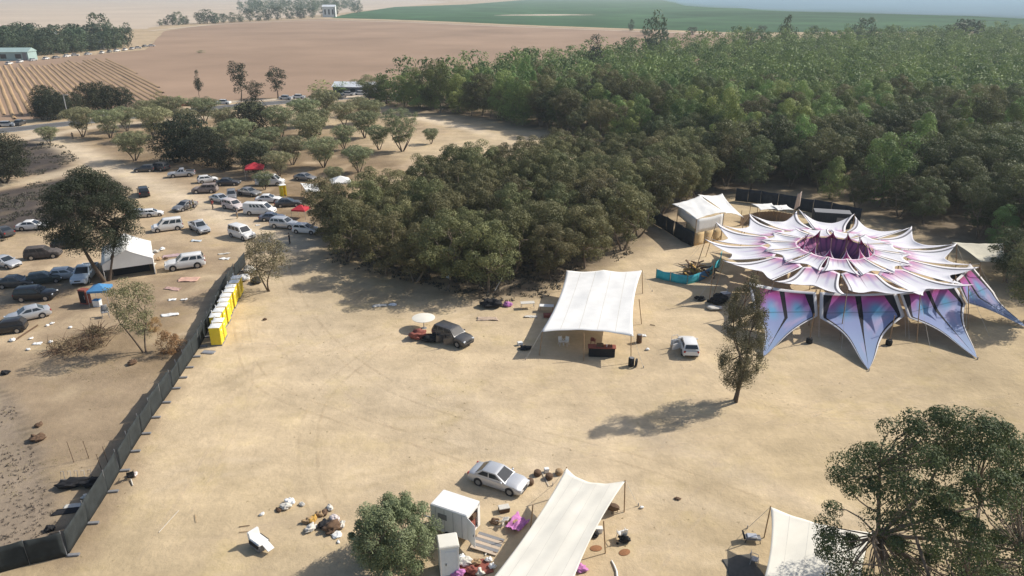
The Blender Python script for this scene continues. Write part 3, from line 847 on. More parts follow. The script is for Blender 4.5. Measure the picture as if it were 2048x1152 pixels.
# loose weeds, stones and litter too small to count
def weeds(name, regions, size, lm, label, seed, blades=7):
    g = np.random.default_rng(seed)
    P = []
    for poly, n in regions:
        pl = gp(poly); A = np.array(pl); lo, hi = A.min(0), A.max(0)
        c = g.random((n * 3, 2)) * (hi - lo) + lo
        c = c[poly_sd(c[:, 0], c[:, 1], pl) > 0][:n]
        c = c[fbm(c[:, 0] / 6, c[:, 1] / 6, 3) > .45]
        P.append(c)
    P = np.concatenate(P)
    m = len(P) * blades
    B = np.repeat(P, blades, 0) + g.normal(size=(m, 2)) * size * .6
    a = g.random(m) * 2 * PI; h = size * g.uniform(.4, 1.2, m); w = size * .28
    dx = np.cos(a) * w; dy = np.sin(a) * w
    lx = g.normal(size=m) * size * .5; ly = g.normal(size=m) * size * .5
    z = np.full(m, .0)
    V = np.stack([np.stack([B[:, 0] - dx, B[:, 1] - dy, z], 1), np.stack([B[:, 0] + dx, B[:, 1] + dy, z], 1), np.stack([B[:, 0] + lx, B[:, 1] + ly, h], 1)], 1).reshape(-1, 3)
    me = np_mesh(name, V, np.arange(m * 3).reshape(-1, 3), lm, np.repeat(g.random(m), 3))
    tag(link(name, me), label, 'weeds', kind='stuff')
lm_weed = leaf_mat('leaf_weed', (.44, .36, .20), (.52, .43, .27), trans=.1)
lm_scrub = leaf_mat('leaf_scrub', (.060, .058, .045), (.15, .125, .095), trans=.1)
weeds('dry_weeds', [([(200, 700), (620, 600), (1500, 760), (2048, 740), (2048, 1152), (150, 1152)], 350), ([(0, 720), (330, 720), (230, 960), (0, 1000)], 500)], .075, lm_weed, 'sparse dry weeds on the sand', 8)
weeds('dark_scrub', [([(-60, 292), (60, 280), (128, 292), (158, 318), (96, 346), (-60, 372)], 1500), ([(-60, 420), (40, 372), (150, 352), (235, 352), (180, 440), (60, 468), (-60, 500)], 2200), ([(640, 520), (800, 560), (990, 605), (1090, 595), (1200, 540), (1300, 490), (900, 400)], 1800)], .30, lm_scrub, 'low dark scrub and leaf litter', 9)
weeds('field_weeds', [([(0, 765), (40, 830), (78, 930), (108, 1040), (118, 1092), (0, 1110)], 700)], .12, lm_scrub, 'dark weeds on the grey plot at the lower left', 10)

# ------------------------------------------------------------------ haze, and smoke beyond the wood
hz = MB().box((0, 5500, 24.0), (17800, 12800, 50.0)).build('haze', mat('unused_skin', (.5, .5, .5)))
hm = bpy.data.materials.new('haze_air'); hm.use_nodes = True
hn = hm.node_tree; hn.nodes.clear()
ho = hn.nodes.new('ShaderNodeOutputMaterial'); hv = hn.nodes.new('ShaderNodeVolumePrincipled')
hv.inputs['Color'].default_value = (.80, .92, 1.0, 1)
hv.inputs['Density'].default_value = .00017
hv.inputs['Anisotropy'].default_value = .2
hn.links.new(hv.outputs[0], ho.inputs['Volume'])
hz.data.materials.clear(); hz.data.materials.append(hm)
tag(hz, 'pale bluish haze in the air', 'haze', kind='stuff')
sm = bpy.data.materials.new('smoke_air'); sm.use_nodes = True
sn = sm.node_tree; sn.nodes.clear()
so = sn.nodes.new('ShaderNodeOutputMaterial'); sv_ = sn.nodes.new('ShaderNodeVolumePrincipled')
sv_.inputs['Color'].default_value = (.60, .84, 1.0, 1); sv_.inputs['Density'].default_value = .007
sn.links.new(sv_.outputs[0], so.inputs['Volume'])
bm = bmesh.new(); bmesh.ops.create_icosphere(bm, subdivisions=4, radius=1)
for v in bm.verts:
    n = float(fbm(np.array([v.co.x * 2.2 + 9]), np.array([v.co.y * 2.2 + v.co.z * 2 + 4]), 3)[0])
    v.co *= .7 + .7 * n
    v.co.x *= 480; v.co.y *= 330; v.co.z = max(-1.0, v.co.z) * 23 + 23
me = bpy.data.meshes.new('smoke'); bm.to_mesh(me); bm.free(); me.materials.append(sm)
for p in me.polygons: p.use_smooth = True
tag(link('smoke', me, None, (820, 1180, .4)), 'pale blue smoke drifting low beyond the wood', 'smoke', kind='stuff')
# ------------------------------------------------------------------ vehicles
m_glass = mat('car_glass', (.022, .028, .034), .08, .1, 2, spec=.6)
m_tyre = mat('tyre', (.022, .022, .024), .85, .2, 8)
m_rim = mat('rim', (.42, .42, .43), .35, .1, 6, metal=.8)
m_trim = mat('black_trim', (.03, .03, .032), .6, .2, 6)
m_lampw = mat('headlight_glass', (.72, .74, .76), .1, .05, 5, spec=.6)
m_lampr = mat('tail_light_glass', (.36, .02, .02), .2, .05, 5, spec=.6)
m_inside = mat('car_interior', (.035, .033, .032), .9, .3, 6)
PAINT = {
    'white': mat('paint_white', (.74, .74, .73), .35, .04, 2, coat=.5, dust=.22),
    'silver': mat('paint_silver', (.50, .52, .55), .32, .05, 2, metal=.35, coat=.5, dust=.22),
    'grey': mat('paint_grey', (.21, .22, .235), .33, .06, 2, metal=.3, coat=.5, dust=.3),
    'dark': mat('paint_dark', (.055, .058, .065), .32, .08, 2, metal=.2, coat=.5, dust=.12),
    'black': mat('paint_black', (.014, .014, .016), .3, .1, 2, coat=.5, dust=.04),
    'blue': mat('paint_blue', (.06, .085, .15), .33, .08, 2, coat=.5, dust=.25),
    'green': mat('paint_green', (.028, .045, .045), .33, .08, 2, coat=.5, dust=.06),
    'red': mat('paint_red', (.36, .025, .030), .35, .1, 2, coat=.5, dust=.2),
    'rosy': mat('paint_rosy', (.60, .53, .52), .4, .06, 2, coat=.4, dust=.3),
    'paleblue': mat('paint_paleblue', (.46, .55, .63), .35, .05, 2, coat=.5, dust=.15),
    'burnt': mat('burnt_metal', (.085, .072, .066), .8, .5, 3, bump=.4),
    'scorched': mat('scorched_metal', (.22, .185, .17), .75, .5, 2.5, bump=.4),
}
SPEC = {  # L, W, H, belt, hood front z, hood back z, cabin base rear x, cabin base front x, roof rear x, roof front x, rear deck z, ground clearance, wheel r, wheelbase
    'sedan': (4.65, 1.82, 1.46, .93, .70, .90, -1.78, 1.02, -1.02, .10, .98, .20, .33, 2.70),
    'hatch': (4.10, 1.76, 1.50, .95, .70, .92, -1.98, .98, -1.58, .12, .95, .20, .32, 2.55),
    'suv': (4.65, 1.90, 1.72, 1.08, .88, 1.06, -2.24, 1.02, -1.95, .28, 1.08, .26, .37, 2.75),
    'minivan': (4.45, 1.84, 1.84, 1.06, .84, 1.02, -2.16, 1.22, -2.04, .45, 1.06, .22, .33, 2.75),
    'van': (5.35, 1.98, 2.05, 1.15, .95, 1.12, -2.64, 1.92, -2.55, 1.0, 1.15, .24, .35, 3.1),
    'pickup': (5.25, 1.86, 1.76, 1.04, .92, 1.06, -.75, 1.12, -.55, .25, 1.04, .30, .38, 3.05),
}
def bil(A, B, C, D, s, t): return (A.lerp(B, s)).lerp(D.lerp(C, s), t)
CARM = {}
def car_meshes(kind):
    if kind in CARM: return CARM[kind]
    L, W, H, bz, hf, hb, cb0, cb1, cr0, cr1, dz, gc, wr, wbs = SPEC[kind]
    hw = W / 2
    D = {}
    # lower body, lofted from nose to tail
    f, r = L / 2, -L / 2
    st = [(r, .42, .80, gc + .22), (r + .06, dz - .16, .90, gc + .08), (r + .22, dz - .03, .965, gc), (r + .6, dz, 1, gc), (cb0 if cb0 > r + .7 else r + .9, dz, 1, gc), (-.3, bz, 1, gc), (cb1 - .25, bz, 1, gc), (cb1 + .06, hb + .01, 1, gc),
          ((cb1 + f) / 2 + .1, (hb + hf) / 2 + .05, .99, gc), (f - .3, hf + .03, .955, gc), (f - .08, hf - .08, .88, gc + .05), (f, hf - .26, .76, gc + .16)]
    st.sort(key=lambda q: q[0])
    mb = MB(); vs = []; n = 0
    for (x, zt, wf, zb) in st:
        w = hw * wf; h = zt - zb
        prof = [(w * .90, zb), (w * .985, zb + h * .16), (w, zb + h * .45), (w * .99, zb + h * .72), (w * .95, zb + h * .92), (w * .84, zt), (w * .45, zt + .025), (0, zt + .035)]
        full = [(x, -a, b) for a, b in prof] + [(x, a, b) for a, b in prof[::-1][1:]]
        n = len(full); vs += full
    fs = []
    for i in range(len(st) - 1):
        for k in range(n - 1): fs.append((i * n + k, i * n + k + 1, (i + 1) * n + k + 1, (i + 1) * n + k))
        fs.append((i * n + n - 1, i * n, (i + 1) * n, (i + 1) * n + n - 1))
    fs.append(tuple(range(n))); fs.append(tuple((len(st) - 1) * n + k for k in range(n - 1, -1, -1)))
    mb.add(vs, fs)
    # cabin frame
    wb_, wt_ = hw * .93, hw * .76
    zb_, zt_ = bz - .02, H - .05
    cab = MB()
    base = [(cb0, -wb_, zb_), (cb1, -wb_, zb_), (cb1, wb_, zb_), (cb0, wb_, zb_)]
    mid = [(cr0, -wt_, zt_), (cr1, -wt_, zt_), (cr1, wt_, zt_), (cr0, wt_, zt_)]
    top = [(cr0 + .18, -wt_ * .86, H), (cr1 - .15, -wt_ * .86, H), (cr1 - .15, wt_ * .86, H), (cr0 + .18, wt_ * .86, H)]
    q = [(0, 1, 5, 4), (1, 2, 6, 5), (2, 3, 7, 6), (3, 0, 4, 7)]
    cab.add(base + mid + top, q + [tuple(i + 4 for i in f_) for f_ in q] + [(8, 9, 10, 11)])
    mb.add(cab.v, cab.f)
    if kind == 'pickup':
        # the open bed: a dark tray with raised rims on the deck
        x0, x1 = r + .12, cb0 - .1
        mb.box(((x0 + x1) / 2, hw * .9, dz + .07), (x1 - x0, .09, .14)); mb.box(((x0 + x1) / 2, -hw * .9, dz + .07), (x1 - x0, .09, .14))
        mb.box((x0 + .03, 0, dz + .07), (.08, W * .86, .14))
        D['bed_liner'] = [MB().box(((x0 + x1) / 2, 0, dz + .055), (x1 - x0 - .1, W * .82, .03)).mesh('bed_liner', m_trim)]
    D['body'] = [mb.mesh('car_body', PAINT['white'], smooth=38)]
    # glass
    V = Vector
    off = .012
    sn = V((0, -1, (wb_ - wt_) / (zt_ - zb_))).normalized() * off
    wins = []
    for side in (-1, 1):
        A, B, C_, E = V((cb0, side * wb_, zb_)), V((cb1, side * wb_, zb_)), V((cr1, side * wt_, zt_)), V((cr0, side * wt_, zt_))
        o = V((0, side * abs(sn.y), sn.z))
        rngs = {'sedan': ((.09, .46), (.50, .90)), 'hatch': ((.09, .47), (.51, .91)), 'suv': ((.06, .24), (.28, .55), (.59, .90)), 'minivan': ((.05, .28), (.31, .58), (.62, .89)),
                'van': ((.30, .41), (.45, .56), (.60, .71), (.78, .93)), 'pickup': ((.12, .46), (.52, .86))}[kind]
        t0, t1 = (.2, .84) if kind not in ('van',) else (.3, .82)
        for (a, b) in rngs:
            pts = [bil(A, B, C_, E, a, t0) + o, bil(A, B, C_, E, b, t0) + o, bil(A, B, C_, E, b - (.02 if b < .8 else .03), t1) + o, bil(A, B, C_, E, a + (.02 if a < .2 else 0), t1) + o]
            m2 = MB(); ins = [p - o * 1.6 for p in pts]
            m2.add(pts + ins, [(0, 1, 2, 3), (0, 4, 5, 1), (1, 5, 6, 2), (2, 6, 7, 3), (3, 7, 4, 0)])
            wins.append(m2.mesh('car_side_window', m_glass))
    D['side_window'] = wins
    def across(xa, za, wa, xb, zb2, wbb, nx):
        o = V((nx, 0, .5)).normalized() * off
        P = [V((xa, -wa, za)), V((xa, wa, za)), V((xb, wbb, zb2)), V((xb, -wbb, zb2))]
        pts = [bil(*P, .07, .1) + o, bil(*P, .93, .1) + o, bil(*P, .92, .9) + o, bil(*P, .08, .9) + o]
        return MB().add(pts + [p - o * 1.6 for p in pts], [(0, 1, 2, 3), (0, 4, 5, 1), (1, 5, 6, 2), (2, 6, 7, 3), (3, 7, 4, 0)])
    D['windscreen'] = [across(cb1, zb_, wb_, cr1, zt_, wt_, 1).mesh('car_windscreen', m_glass)]
    if kind != 'van' or True:
        D['rear_window'] = [across(cb0, zb_ + (.12 if kind != 'sedan' else 0), wb_ * .97, cr0, zt_, wt_, -1).mesh('car_rear_window', m_glass)]
    # lamps, grille, mirrors
    D['headlight'] = [MB().box((f - .13, s * hw * .66, hf - .10), (.16, .36, .13), rz=-s * .3).mesh('headlight', m_lampw, bevel=.02) for s in (-1, 1)]
    D['tail_light'] = [MB().box((r + .1, s * hw * .78, dz - .20), (.14, .22, .22), rz=s * .25).mesh('tail_light', m_lampr, bevel=.02) for s in (-1, 1)]
    D['grille'] = [MB().box((f - .05, 0, hf - .2), (.12, W * .36, .14)).mesh('grille', m_trim, bevel=.01)]
    D['mirror'] = [MB().box((cb1 - .28, s * (hw + .07), bz + .07), (.14, .2, .13)).mesh('mirror', PAINT['white'], bevel=.02) for s in (-1, 1)]
    D['bumper'] = [MB().box((f - .05, 0, gc + .15), (.14, W * .72, .16)).mesh('bumper', m_trim, bevel=.03), MB().box((r + .06, 0, gc + .15), (.14, W * .76, .16)).mesh('bumper', m_trim, bevel=.03)]
    ww = .20
    tyre = MB().lathe([(wr * .62, -ww / 2), (wr * .95, -ww / 2), (wr, -ww * .3), (wr, ww * .3), (wr * .95, ww / 2), (wr * .62, ww / 2)], 16, axis='Y').mesh('tyre', m_tyre, smooth=40)
    rim = MB().lathe([(wr * .12, -ww / 2 - .012), (wr * .5, -ww / 2 - .004), (wr * .63, -ww / 2 - .012), (wr * .63, ww / 2 + .012), (wr * .5, ww / 2 + .004), (wr * .12, ww / 2 + .012)], 12, axis='Y').mesh('rim', m_rim, smooth=40)
    D['_wheel'] = (tyre, rim, [(sx * wbs / 2 + .05, sy * (hw - .085), wr) for sx in (-1, 1) for sy in (-1, 1)])
    D['wheel_arch'] = [MB().lathe([(wr * 1.16, -.012), (wr * 1.16, .012)], 18, c=(sx * wbs / 2 + .05, sy * (hw + .002), wr + .02), axis='Y').mesh('wheel_arch', m_trim) for sx in (-1, 1) for sy in (-1, 1)]
    # a front door that can stand open, hinged at its front edge
    dm = MB(); dm.box((-.52, 0, (gc + bz) / 2 + .06), (1.02, .07, bz - gc - .1)); dm.box((-.50, .03, bz + (H - bz) * .80), (.75, .04, .04)); dm.box((-.95, .02, bz + (H - bz) * .4), (.05, .04, (H - bz) * .8)); dm.box((-.18, .02, bz + (H - bz) * .4), (.05, .04, (H - bz) * .8), ry=-.4)
    D['_door'] = (dm.mesh('car_door', PAINT['white'], bevel=.012), (cb1 - .12, hw))
    CARM[kind] = D
    return D

PAINTED = {}
def painted(me, m):
    """mesh copy in another paint, shared between all cars of that paint"""
    k = (me.name, m.name)
    if k not in PAINTED:
        c = me.copy(); c.materials[0] = m; PAINTED[k] = c
    return PAINTED[k]

def car(px, py, head, kind, col, label, name='parked_car', cat='car', group=None, doors=(), glass=True, scale=1.0, bonnet=False, roof_box=False):
    D = car_meshes(kind); P = PAINT[col]
    e = empty(name, G(px, py), R(head), label, cat, group)
    e.scale = (scale,) * 3
    link('body', painted(D['body'][0], P), e)
    for nm in ('side_window', 'windscreen', 'rear_window', 'headlight', 'tail_light', 'grille', 'bumper', 'wheel_arch', 'bed_liner'):
        for me in D.get(nm, ()):
            if not glass and nm in ('headlight', 'tail_light'): continue
            link(nm, painted(me, m_inside) if (not glass and nm in ('side_window', 'windscreen', 'rear_window')) else me, e)
    if glass:
        for me in D['mirror']: link('mirror', painted(me, P), e)
    ty, ri, pos = D['_wheel']
    for p in pos:
        w = link('wheel', ty, e, p); link('rim', ri, w)
    dm, (dx, dy) = D['_door']
    for (side, ang, back) in doors:
        d = link('door', painted(dm, P), e, (dx - back, side * (dy + .01), 0))
        d.rotation_euler = (0, 0, -side * R(ang) * 1)
        if side < 0: d.scale = (1, -1, 1)
    L, W, H, bz, hf, hb, cb0, cb1 = SPEC[kind][:8]
    if bonnet:
        b = MB().box((.0, 0, .0), (1.0, W * .8, .04), bevel=0) if False else MB().box((0, 0, 0), (1.0, W * .8, .04))
        o = b.build('open_bonnet', P, e, (cb1 + .30, 0, hb + .42), 0, bevel=.01); o.rotation_euler = (0, R(-58), 0)
    return e

CG = None
car(997, 968, -27, 'sedan', 'silver', 'clean silver sedan on the near sand beside the long stretch tent')
car(1376, 700, 86, 'hatch', 'white', 'small white hatchback with its left doors open, right of the stretch tent', doors=((1, 62, 0), (1, 58, 1.05)))
car(906, 682, -38, 'suv', 'dark', 'dusty dark grey car with open doors beside the round white table', doors=((-1, 60, 0), (-1, 60, 1.05)), scale=1.03)
car(372, 535, 204, 'suv', 'white', 'white estate car right of the gabled marquee', bonnet=False, scale=1.12)
car(336, 460, 207, 'minivan', 'white', 'plain white van parked above the gabled marquee', 'parked_van', 'van', scale=1.05)
car(400, 462, -47, 'pickup', 'silver', 'silver pickup right of the plain white van', 'parked_pickup', 'pickup', scale=.98)
car(485, 475, -36, 'minivan', 'white', 'small white panel van nearest the toilet row', 'parked_van', 'van', scale=1.08)
car(521, 428, -6, 'van', 'white', 'long white minibus with three dark side windows', 'parked_van', 'van')
car(545, 440, 8, 'sedan', 'blue', 'dark blue grey car nose to the long white minibus', scale=.9)
car(570, 455, -14, 'suv', 'silver', 'silver estate car right of the small panel van')
car(612, 465, -12, 'hatch', 'white', 'white hatchback at the left edge of the grove', bonnet=True)
car(538, 404, 5, 'sedan', 'white', 'white car half hidden behind the long white minibus')
car(577, 412, 12, 'sedan', 'dark', 'dark car beside the yellow toilet in the car park')
car(371, 418, 248, 'sedan', 'grey', 'grey car with a person standing at its side')
car(442, 404, -32, 'sedan', 'silver', 'silver car in the middle of the dirt track, left of the rosy one')
car(468, 418, -34, 'suv', 'rosy', 'dusty rosy white car left of the long white minibus')
car(464, 396, -70, 'hatch', 'grey', 'grey hatchback between the silver car and the grey sedan')
car(499, 390, -24, 'sedan', 'grey', 'grey sedan below the white van with the open side')
car(411, 385, 188, 'suv', 'scorched', 'scorched brownish car on the left bank of the track', glass=False)
car(416, 364, 28, 'hatch', 'white', 'small white car below the dark tree clump', scale=.95)
car(457, 370, 4, 'sedan', 'dark', 'dark car in the shade left of the red gazebo')
car(364, 353, 200, 'pickup', 'silver', 'silver pickup in the shade of the dark tree clump', 'parked_pickup', 'pickup')
car(319, 340, 160, 'suv', 'dark', 'dark car under the left side of the dark tree clump')
car(290, 343, 190, 'hatch', 'dark', 'leftmost dark car under the dark tree clump')
car(611, 360, -20, 'sedan', 'grey', 'grey sedan above the white awning')
car(541, 370, 3, 'van', 'white', 'white van with a dark open side door below the orchard', 'parked_van', 'van', scale=1.02)
car(67, 458, 12, 'sedan', 'white', 'white sedan left of the big dark tree', doors=())
car(6, 470, 150, 'sedan', 'dark', 'dark sedan at the left edge above the shaded cars')
car(282, 434, 20, 'sedan', 'silver', 'silver car peeping out right of the big dark tree')
car(306, 432, 20, 'hatch', 'white', 'white hatchback right beside the silver car by the big tree', scale=.85)
car(288, 390, 120, 'suv', 'black', 'black car behind the upper right of the big dark tree')
car(88, 515, 18, 'suv', 'burnt', 'burnt out car with no glass left of the big tree', glass=False)
car(12, 532, -20, 'sedan', 'silver', 'silver sedan cut by the left edge of the view')
car(135, 495, 20, 'hatch', 'dark', 'dark hatchback just left under the big dark tree')
car(172, 558, -78, 'pickup', 'paleblue', 'pale blue off-road truck facing the viewer beside the big tree', 'parked_truck', 'truck', scale=1.12)
car(91, 565, 25, 'hatch', 'green', 'dark green car in the shade left of the pale blue truck')
car(136, 556, 15, 'hatch', 'silver', 'silver car tucked against the pale blue truck')
car(34, 572, 10, 'sedan', 'dark', 'dark car in the shade above the black car')
car(74, 598, 8, 'suv', 'black', 'black car above the silver sedan in the sun')
car(58, 637, 218, 'sedan', 'silver', 'silver sedan alone in the sun at the left')
car(14, 664, 200, 'hatch', 'black', 'wrecked black car at the left edge below the silver sedan', glass=False)

# small cars far away: one body each with its glass
def far_car_mesh(name, m):
    mb = MB()
    mb.box((0, 0, .6), (4.5, 1.8, .7)); mb.box((-.25, 0, 1.2), (2.5, 1.55, .55), taper=.8, mi=1); mb.box((-.25, 0, 1.49), (1.95, 1.25, .05))
    for sx in (-1.35, 1.35):
        for sy in (-.82, .82): mb.lathe([(.33, -.1), (.33, .1)], 10, c=(sx, sy, .33), axis='Y', mi=2)
    return mb.mesh(name, [m, m_glass, m_tyre], bevel=0)
FC = {c: far_car_mesh('far_car', PAINT[c]) for c in ('white', 'silver', 'grey', 'dark', 'red')}
def far_car(px, py, head, col, label, group):
    tag(link('distant_car', FC[col], None, G(px, py), R(head)), label, 'car', group)
row = [(18, 129), (40, 125), (66, 122), (92, 119), (112, 117), (134, 114), (150, 112), (176, 110), (204, 107), (219, 105), (234, 103), (250, 101), (264, 99), (276, 97), (290, 94), (303, 93)]
for i, (x, y) in enumerate(row):
    far_car(x, y, random.choice((80, 95, 20, 100)), ('white', 'white', 'silver', 'white', 'grey')[i % 5], 'tiny parked car in the row below the distant farm trees', 'cars parked along the distant farm belt')
for (x, y, h, c, l) in [(205, 233, 8, 'white', 'white car on the road behind the pale orchard'), (14, 253, 10, 'silver', 'pale car on the road at the left edge'), (40, 250, 100, 'dark', 'dark car stopped across the road near the left edge'),
                        (572, 199, -8, 'silver', 'leftmost pale car on the road right of the tall trees'), (598, 197, -6, 'white', 'white car on the road left of the round dark shrub'), (664, 194, -6, 'white', 'white car on the road just right of the round dark shrub'),
                        (697, 191, -8, 'silver', 'pale car on the road in the middle of the three by the wood'), (722, 190, -8, 'white', 'white car on the road at the wood corner'), (684, 196, 80, 'dark', 'dark car beside the road near the wood corner'),
                        (368, 212, 20, 'red', 'reddish car by the brown shrubs on the road'), (448, 208, -6, 'white', 'pale car on the road left of the tallest roadside tree'), (745, 196, -8, 'dark', 'dark car under the first trees of the wood'), (640, 205, -8, 'grey', 'grey car below the round dark shrub')]:
    far_car(x, y, h, c, l, None)

# ------------------------------------------------------------------ people
m_skin = mat('skin', (.42, .26, .18), .6, .05, 5)
m_hair = mat('hair', (.02, .016, .012), .7, .2, 20)
m_shoe = mat('shoe', (.03, .028, .026), .7, .1, 10)
def person(px, py, face, shirt, trousers, label, stride=.12, arm=.15, H=1.78):
    k = H / 1.78
    J = {'pel': (0, 0, .95), 'chest': (0.02, 0, 1.22), 'sh': (.01, 0, 1.43), 'neck': (.02, 0, 1.52), 'h1': (.035, 0, 1.60), 'h2': (.03, 0, 1.71)}
    ver = []; rad = []; edg = []; ix = {}
    def v(n, p, r, par=None):
        ix[n] = len(ver); ver.append(Vector(p) * k); rad.append(r if hasattr(r, '__len__') else (r, r))
        if par: edg.append((ix[par], ix[n]))
    v('pel', J['pel'], (.13, .16)); v('waist', (.01, 0, 1.08), (.115, .14), 'pel'); v('chest', J['chest'], (.125, .165), 'waist'); v('sh', J['sh'], (.095, .13), 'chest'); v('neck', J['neck'], .055, 'sh'); v('h1', J['h1'], (.085, .075), 'neck'); v('h2', J['h2'], (.085, .075), 'h1')
    for s, sg in ((1, 'l'), (-1, 'r')):
        v('sho' + sg, (0, s * .19, 1.41), .065, 'sh')
        v('elb' + sg, (-.02 + arm * .4 * s, s * .25, 1.13), .047, 'sho' + sg)
        v('wri' + sg, (.06 + arm * s * .8, s * .25, .89), .034, 'elb' + sg)
        v('han' + sg, (.075 + arm * s * .9, s * .25, .82), (.022, .042), 'wri' + sg)
        v('hip' + sg, (0, s * .10, .90), .105, 'pel')
        v('kne' + sg, (.02 + stride * s, s * .115, .50), .068, 'hip' + sg)
        v('ank' + sg, (-.02 + stride * s * 1.6, s * .12, .085), .045, 'kne' + sg)
        v('toe' + sg, (.16 + stride * s * 1.6, s * .135, .04), (.038, .045), 'ank' + sg)
    me = bpy.data.meshes.new('person'); me.from_pydata(ver, edg, [])
    o = bpy.data.objects.new('tmp', me); COL.objects.link(o)
    o.modifiers.new('skin', 'SKIN')
    for i, sv3 in enumerate(me.skin_vertices[0].data):
        sv3.radius = (rad[i][0] * k, rad[i][1] * k); sv3.use_root = (i == 0)
    o.modifiers.new('sub', 'SUBSURF').levels = 1
    dg = bpy.context.evaluated_depsgraph_get()
    out = bpy.data.meshes.new_from_object(o.evaluated_get(dg))
    bpy.data.objects.remove(o)
    # fingers and thumbs, nose and ears, grown onto the same mesh
    bm = bmesh.new(); bm.from_mesh(out)
    mb = MB()
    for sg in 'lr':
        h = ver[ix['han' + sg]]; s = 1 if sg == 'l' else -1
        for j in range(4):
            b0 = h + Vector((-.03 + j * .02, 0, -.02)) * k
            L_ = (.07, .082, .078, .062)[j] * k
            mb.tube([b0, b0 + Vector((.004, -s * .004, -L_ * .55)), b0 + Vector((.004, -s * .022, -L_))], [.010 * k, .0095 * k, .007 * k], 5)
        b0 = h + Vector((.035, 0, .015)) * k
        mb.tube([b0, b0 + Vector((.025, -s * .006, -.03)) * k, b0 + Vector((.028, -s * .014, -.06)) * k], [.012 * k, .011 * k, .008 * k], 5)
    hd = ver[ix['h1']]
    mb.tube([hd + Vector((.075, 0, .045)) * k, hd + Vector((.105, 0, .01)) * k], [.01, .017], 5)
    for s in (1, -1): mb.box(hd + Vector((.0, s * .08, .03)) * k, (.04, .02, .06))
    m2 = bpy.data.meshes.new('t'); m2.from_pydata(mb.v, [], mb.f); bm.from_mesh(m2); bpy.data.meshes.remove(m2)
    bmesh.ops.recalc_face_normals(bm, faces=bm.faces[:])
    for m in (m_skin, shirt, trousers, m_shoe): out.materials.append(m)
    for f in bm.faces:
        c = f.calc_center_median() / k; f.smooth = True
        f.material_index = 0 if c.z > 1.49 or (abs(c.y) > .2 and c.z < 1.2) else 1 if c.z > .98 else 2 if c.z > .11 else 3
    bm.to_mesh(out); bm.free()
    e = link('person', out, None, G(px, py), R(face))
    tag(e, label, 'person')
    hb = MB().lathe([(.098, -.01), (.10, .04), (.088, .085), (.055, .115), (.01, .125)], 12).mesh('hair', m_hair, smooth=60)
    link('hair', hb, e, (.018 * k, 0, 1.655 * k))
    return e
c_black = mat('cloth_black', (.022, .022, .026), .9, .2, 12); c_olive = mat('cloth_olive', (.10, .095, .045), .9, .2, 12)
c_red = mat('cloth_red', (.30, .05, .05), .9, .2, 12); c_tan = mat('cloth_tan', (.33, .24, .13), .9, .2, 12); c_grey = mat('cloth_grey', (.22, .22, .23), .9, .2, 12)
person(580, 488, 200, c_black, c_black, 'person in dark clothes standing alone below the silver estate car', .05)
person(426, 418, 250, c_red, c_black, 'person in dark red top walking on the dirt track', .16)
person(382, 421, 20, c_black, c_olive, 'person in black top standing beside the grey car', .06)
person(388, 419, 190, c_olive, c_black, 'person in olive top facing the one in black by the grey car', .06)
person(475, 437, 230, c_grey, c_tan, 'person in grey top beside the rosy white car', .1)
person(146, 278, 300, c_black, c_black, 'tiny dark person on the track at the far left of the orchard', .12)
# ------------------------------------------------------------------ cloth structures
m_canvas = mat('white_canvas', (.78, .77, .74), .8, .09, .5, trans=.12, bump=.08)
m_cream = mat('cream_canvas', (.74, .705, .615), .8, .09, .5, trans=.10, bump=.08)
m_tarp = mat('beige_tarp', (.58, .54, .43), .85, .12, 1.0, trans=.12, bump=.2)
m_seam = mat('seam_tape', (.60, .57, .50), .8, .1, 3)
m_post = mat('wood_pole', (.30, .20, .115), .85, .25, 5)
m_steel = mat('steel_pole', (.42, .42, .43), .5, .15, 5, metal=.5)
m_rope = mat('rope', (.55, .52, .46), .9, .15, 8)
m_screen = mat('screen_cloth', (.026, .031, .032), .9, .35, 1.5, bump=.25)
m_screen2 = mat('screen_cloth_navy', (.026, .032, .042), .85, .3, 1.5, bump=.25)
m_ply = mat('plywood', (.50, .37, .20), .85, .15, 2)
m_yellow = mat('yellow_plastic', (.78, .60, .035), .45, .08, 3, spec=.4)
m_wplast = mat('white_plastic', (.80, .79, .76), .5, .05, 3, spec=.4, trans=.08)
m_gplast = mat('grey_plastic', (.20, .20, .205), .6, .15, 5)
m_cyan = mat('turquoise_cloth', (.075, .50, .60), .8, .16, 1.2, trans=.2, bump=.2)
m_brown = MATS['ploughed_earth']
m_wood = mat('dark_wood', (.115, .070, .042), .85, .35, 4, bump=.2)
m_planks = mat('plank_wood', (.33, .225, .125), .85, .3, 4, bump=.2)
m_ochre = mat('ochre_cloth', (.45, .27, .07), .9, .25, 3, bump=.3)
m_redbr = mat('red_brown', (.24, .075, .055), .8, .25, 4)
m_pink = mat('magenta_cloth', (.46, .18, .40), .85, .2, 2, bump=.2)
m_red = mat('red_cloth', (.48, .035, .05), .8, .12, 2, trans=.12)
m_blue = mat('blue_cloth', (.07, .22, .42), .8, .2, 2)
m_blackc = mat('black_cloth', (.016, .016, .018), .85, .3, 4, bump=.2)
m_card = mat('cardboard', (.42, .29, .165), .9, .15, 5)
m_reed = mat('reed_mat', (.24, .165, .105), .9, .35, 9, bump=.5)

def solid(o, t=.02):
    md = o.modifiers.new('thickness', 'SOLIDIFY'); md.thickness = t; md.offset = 0
    return o

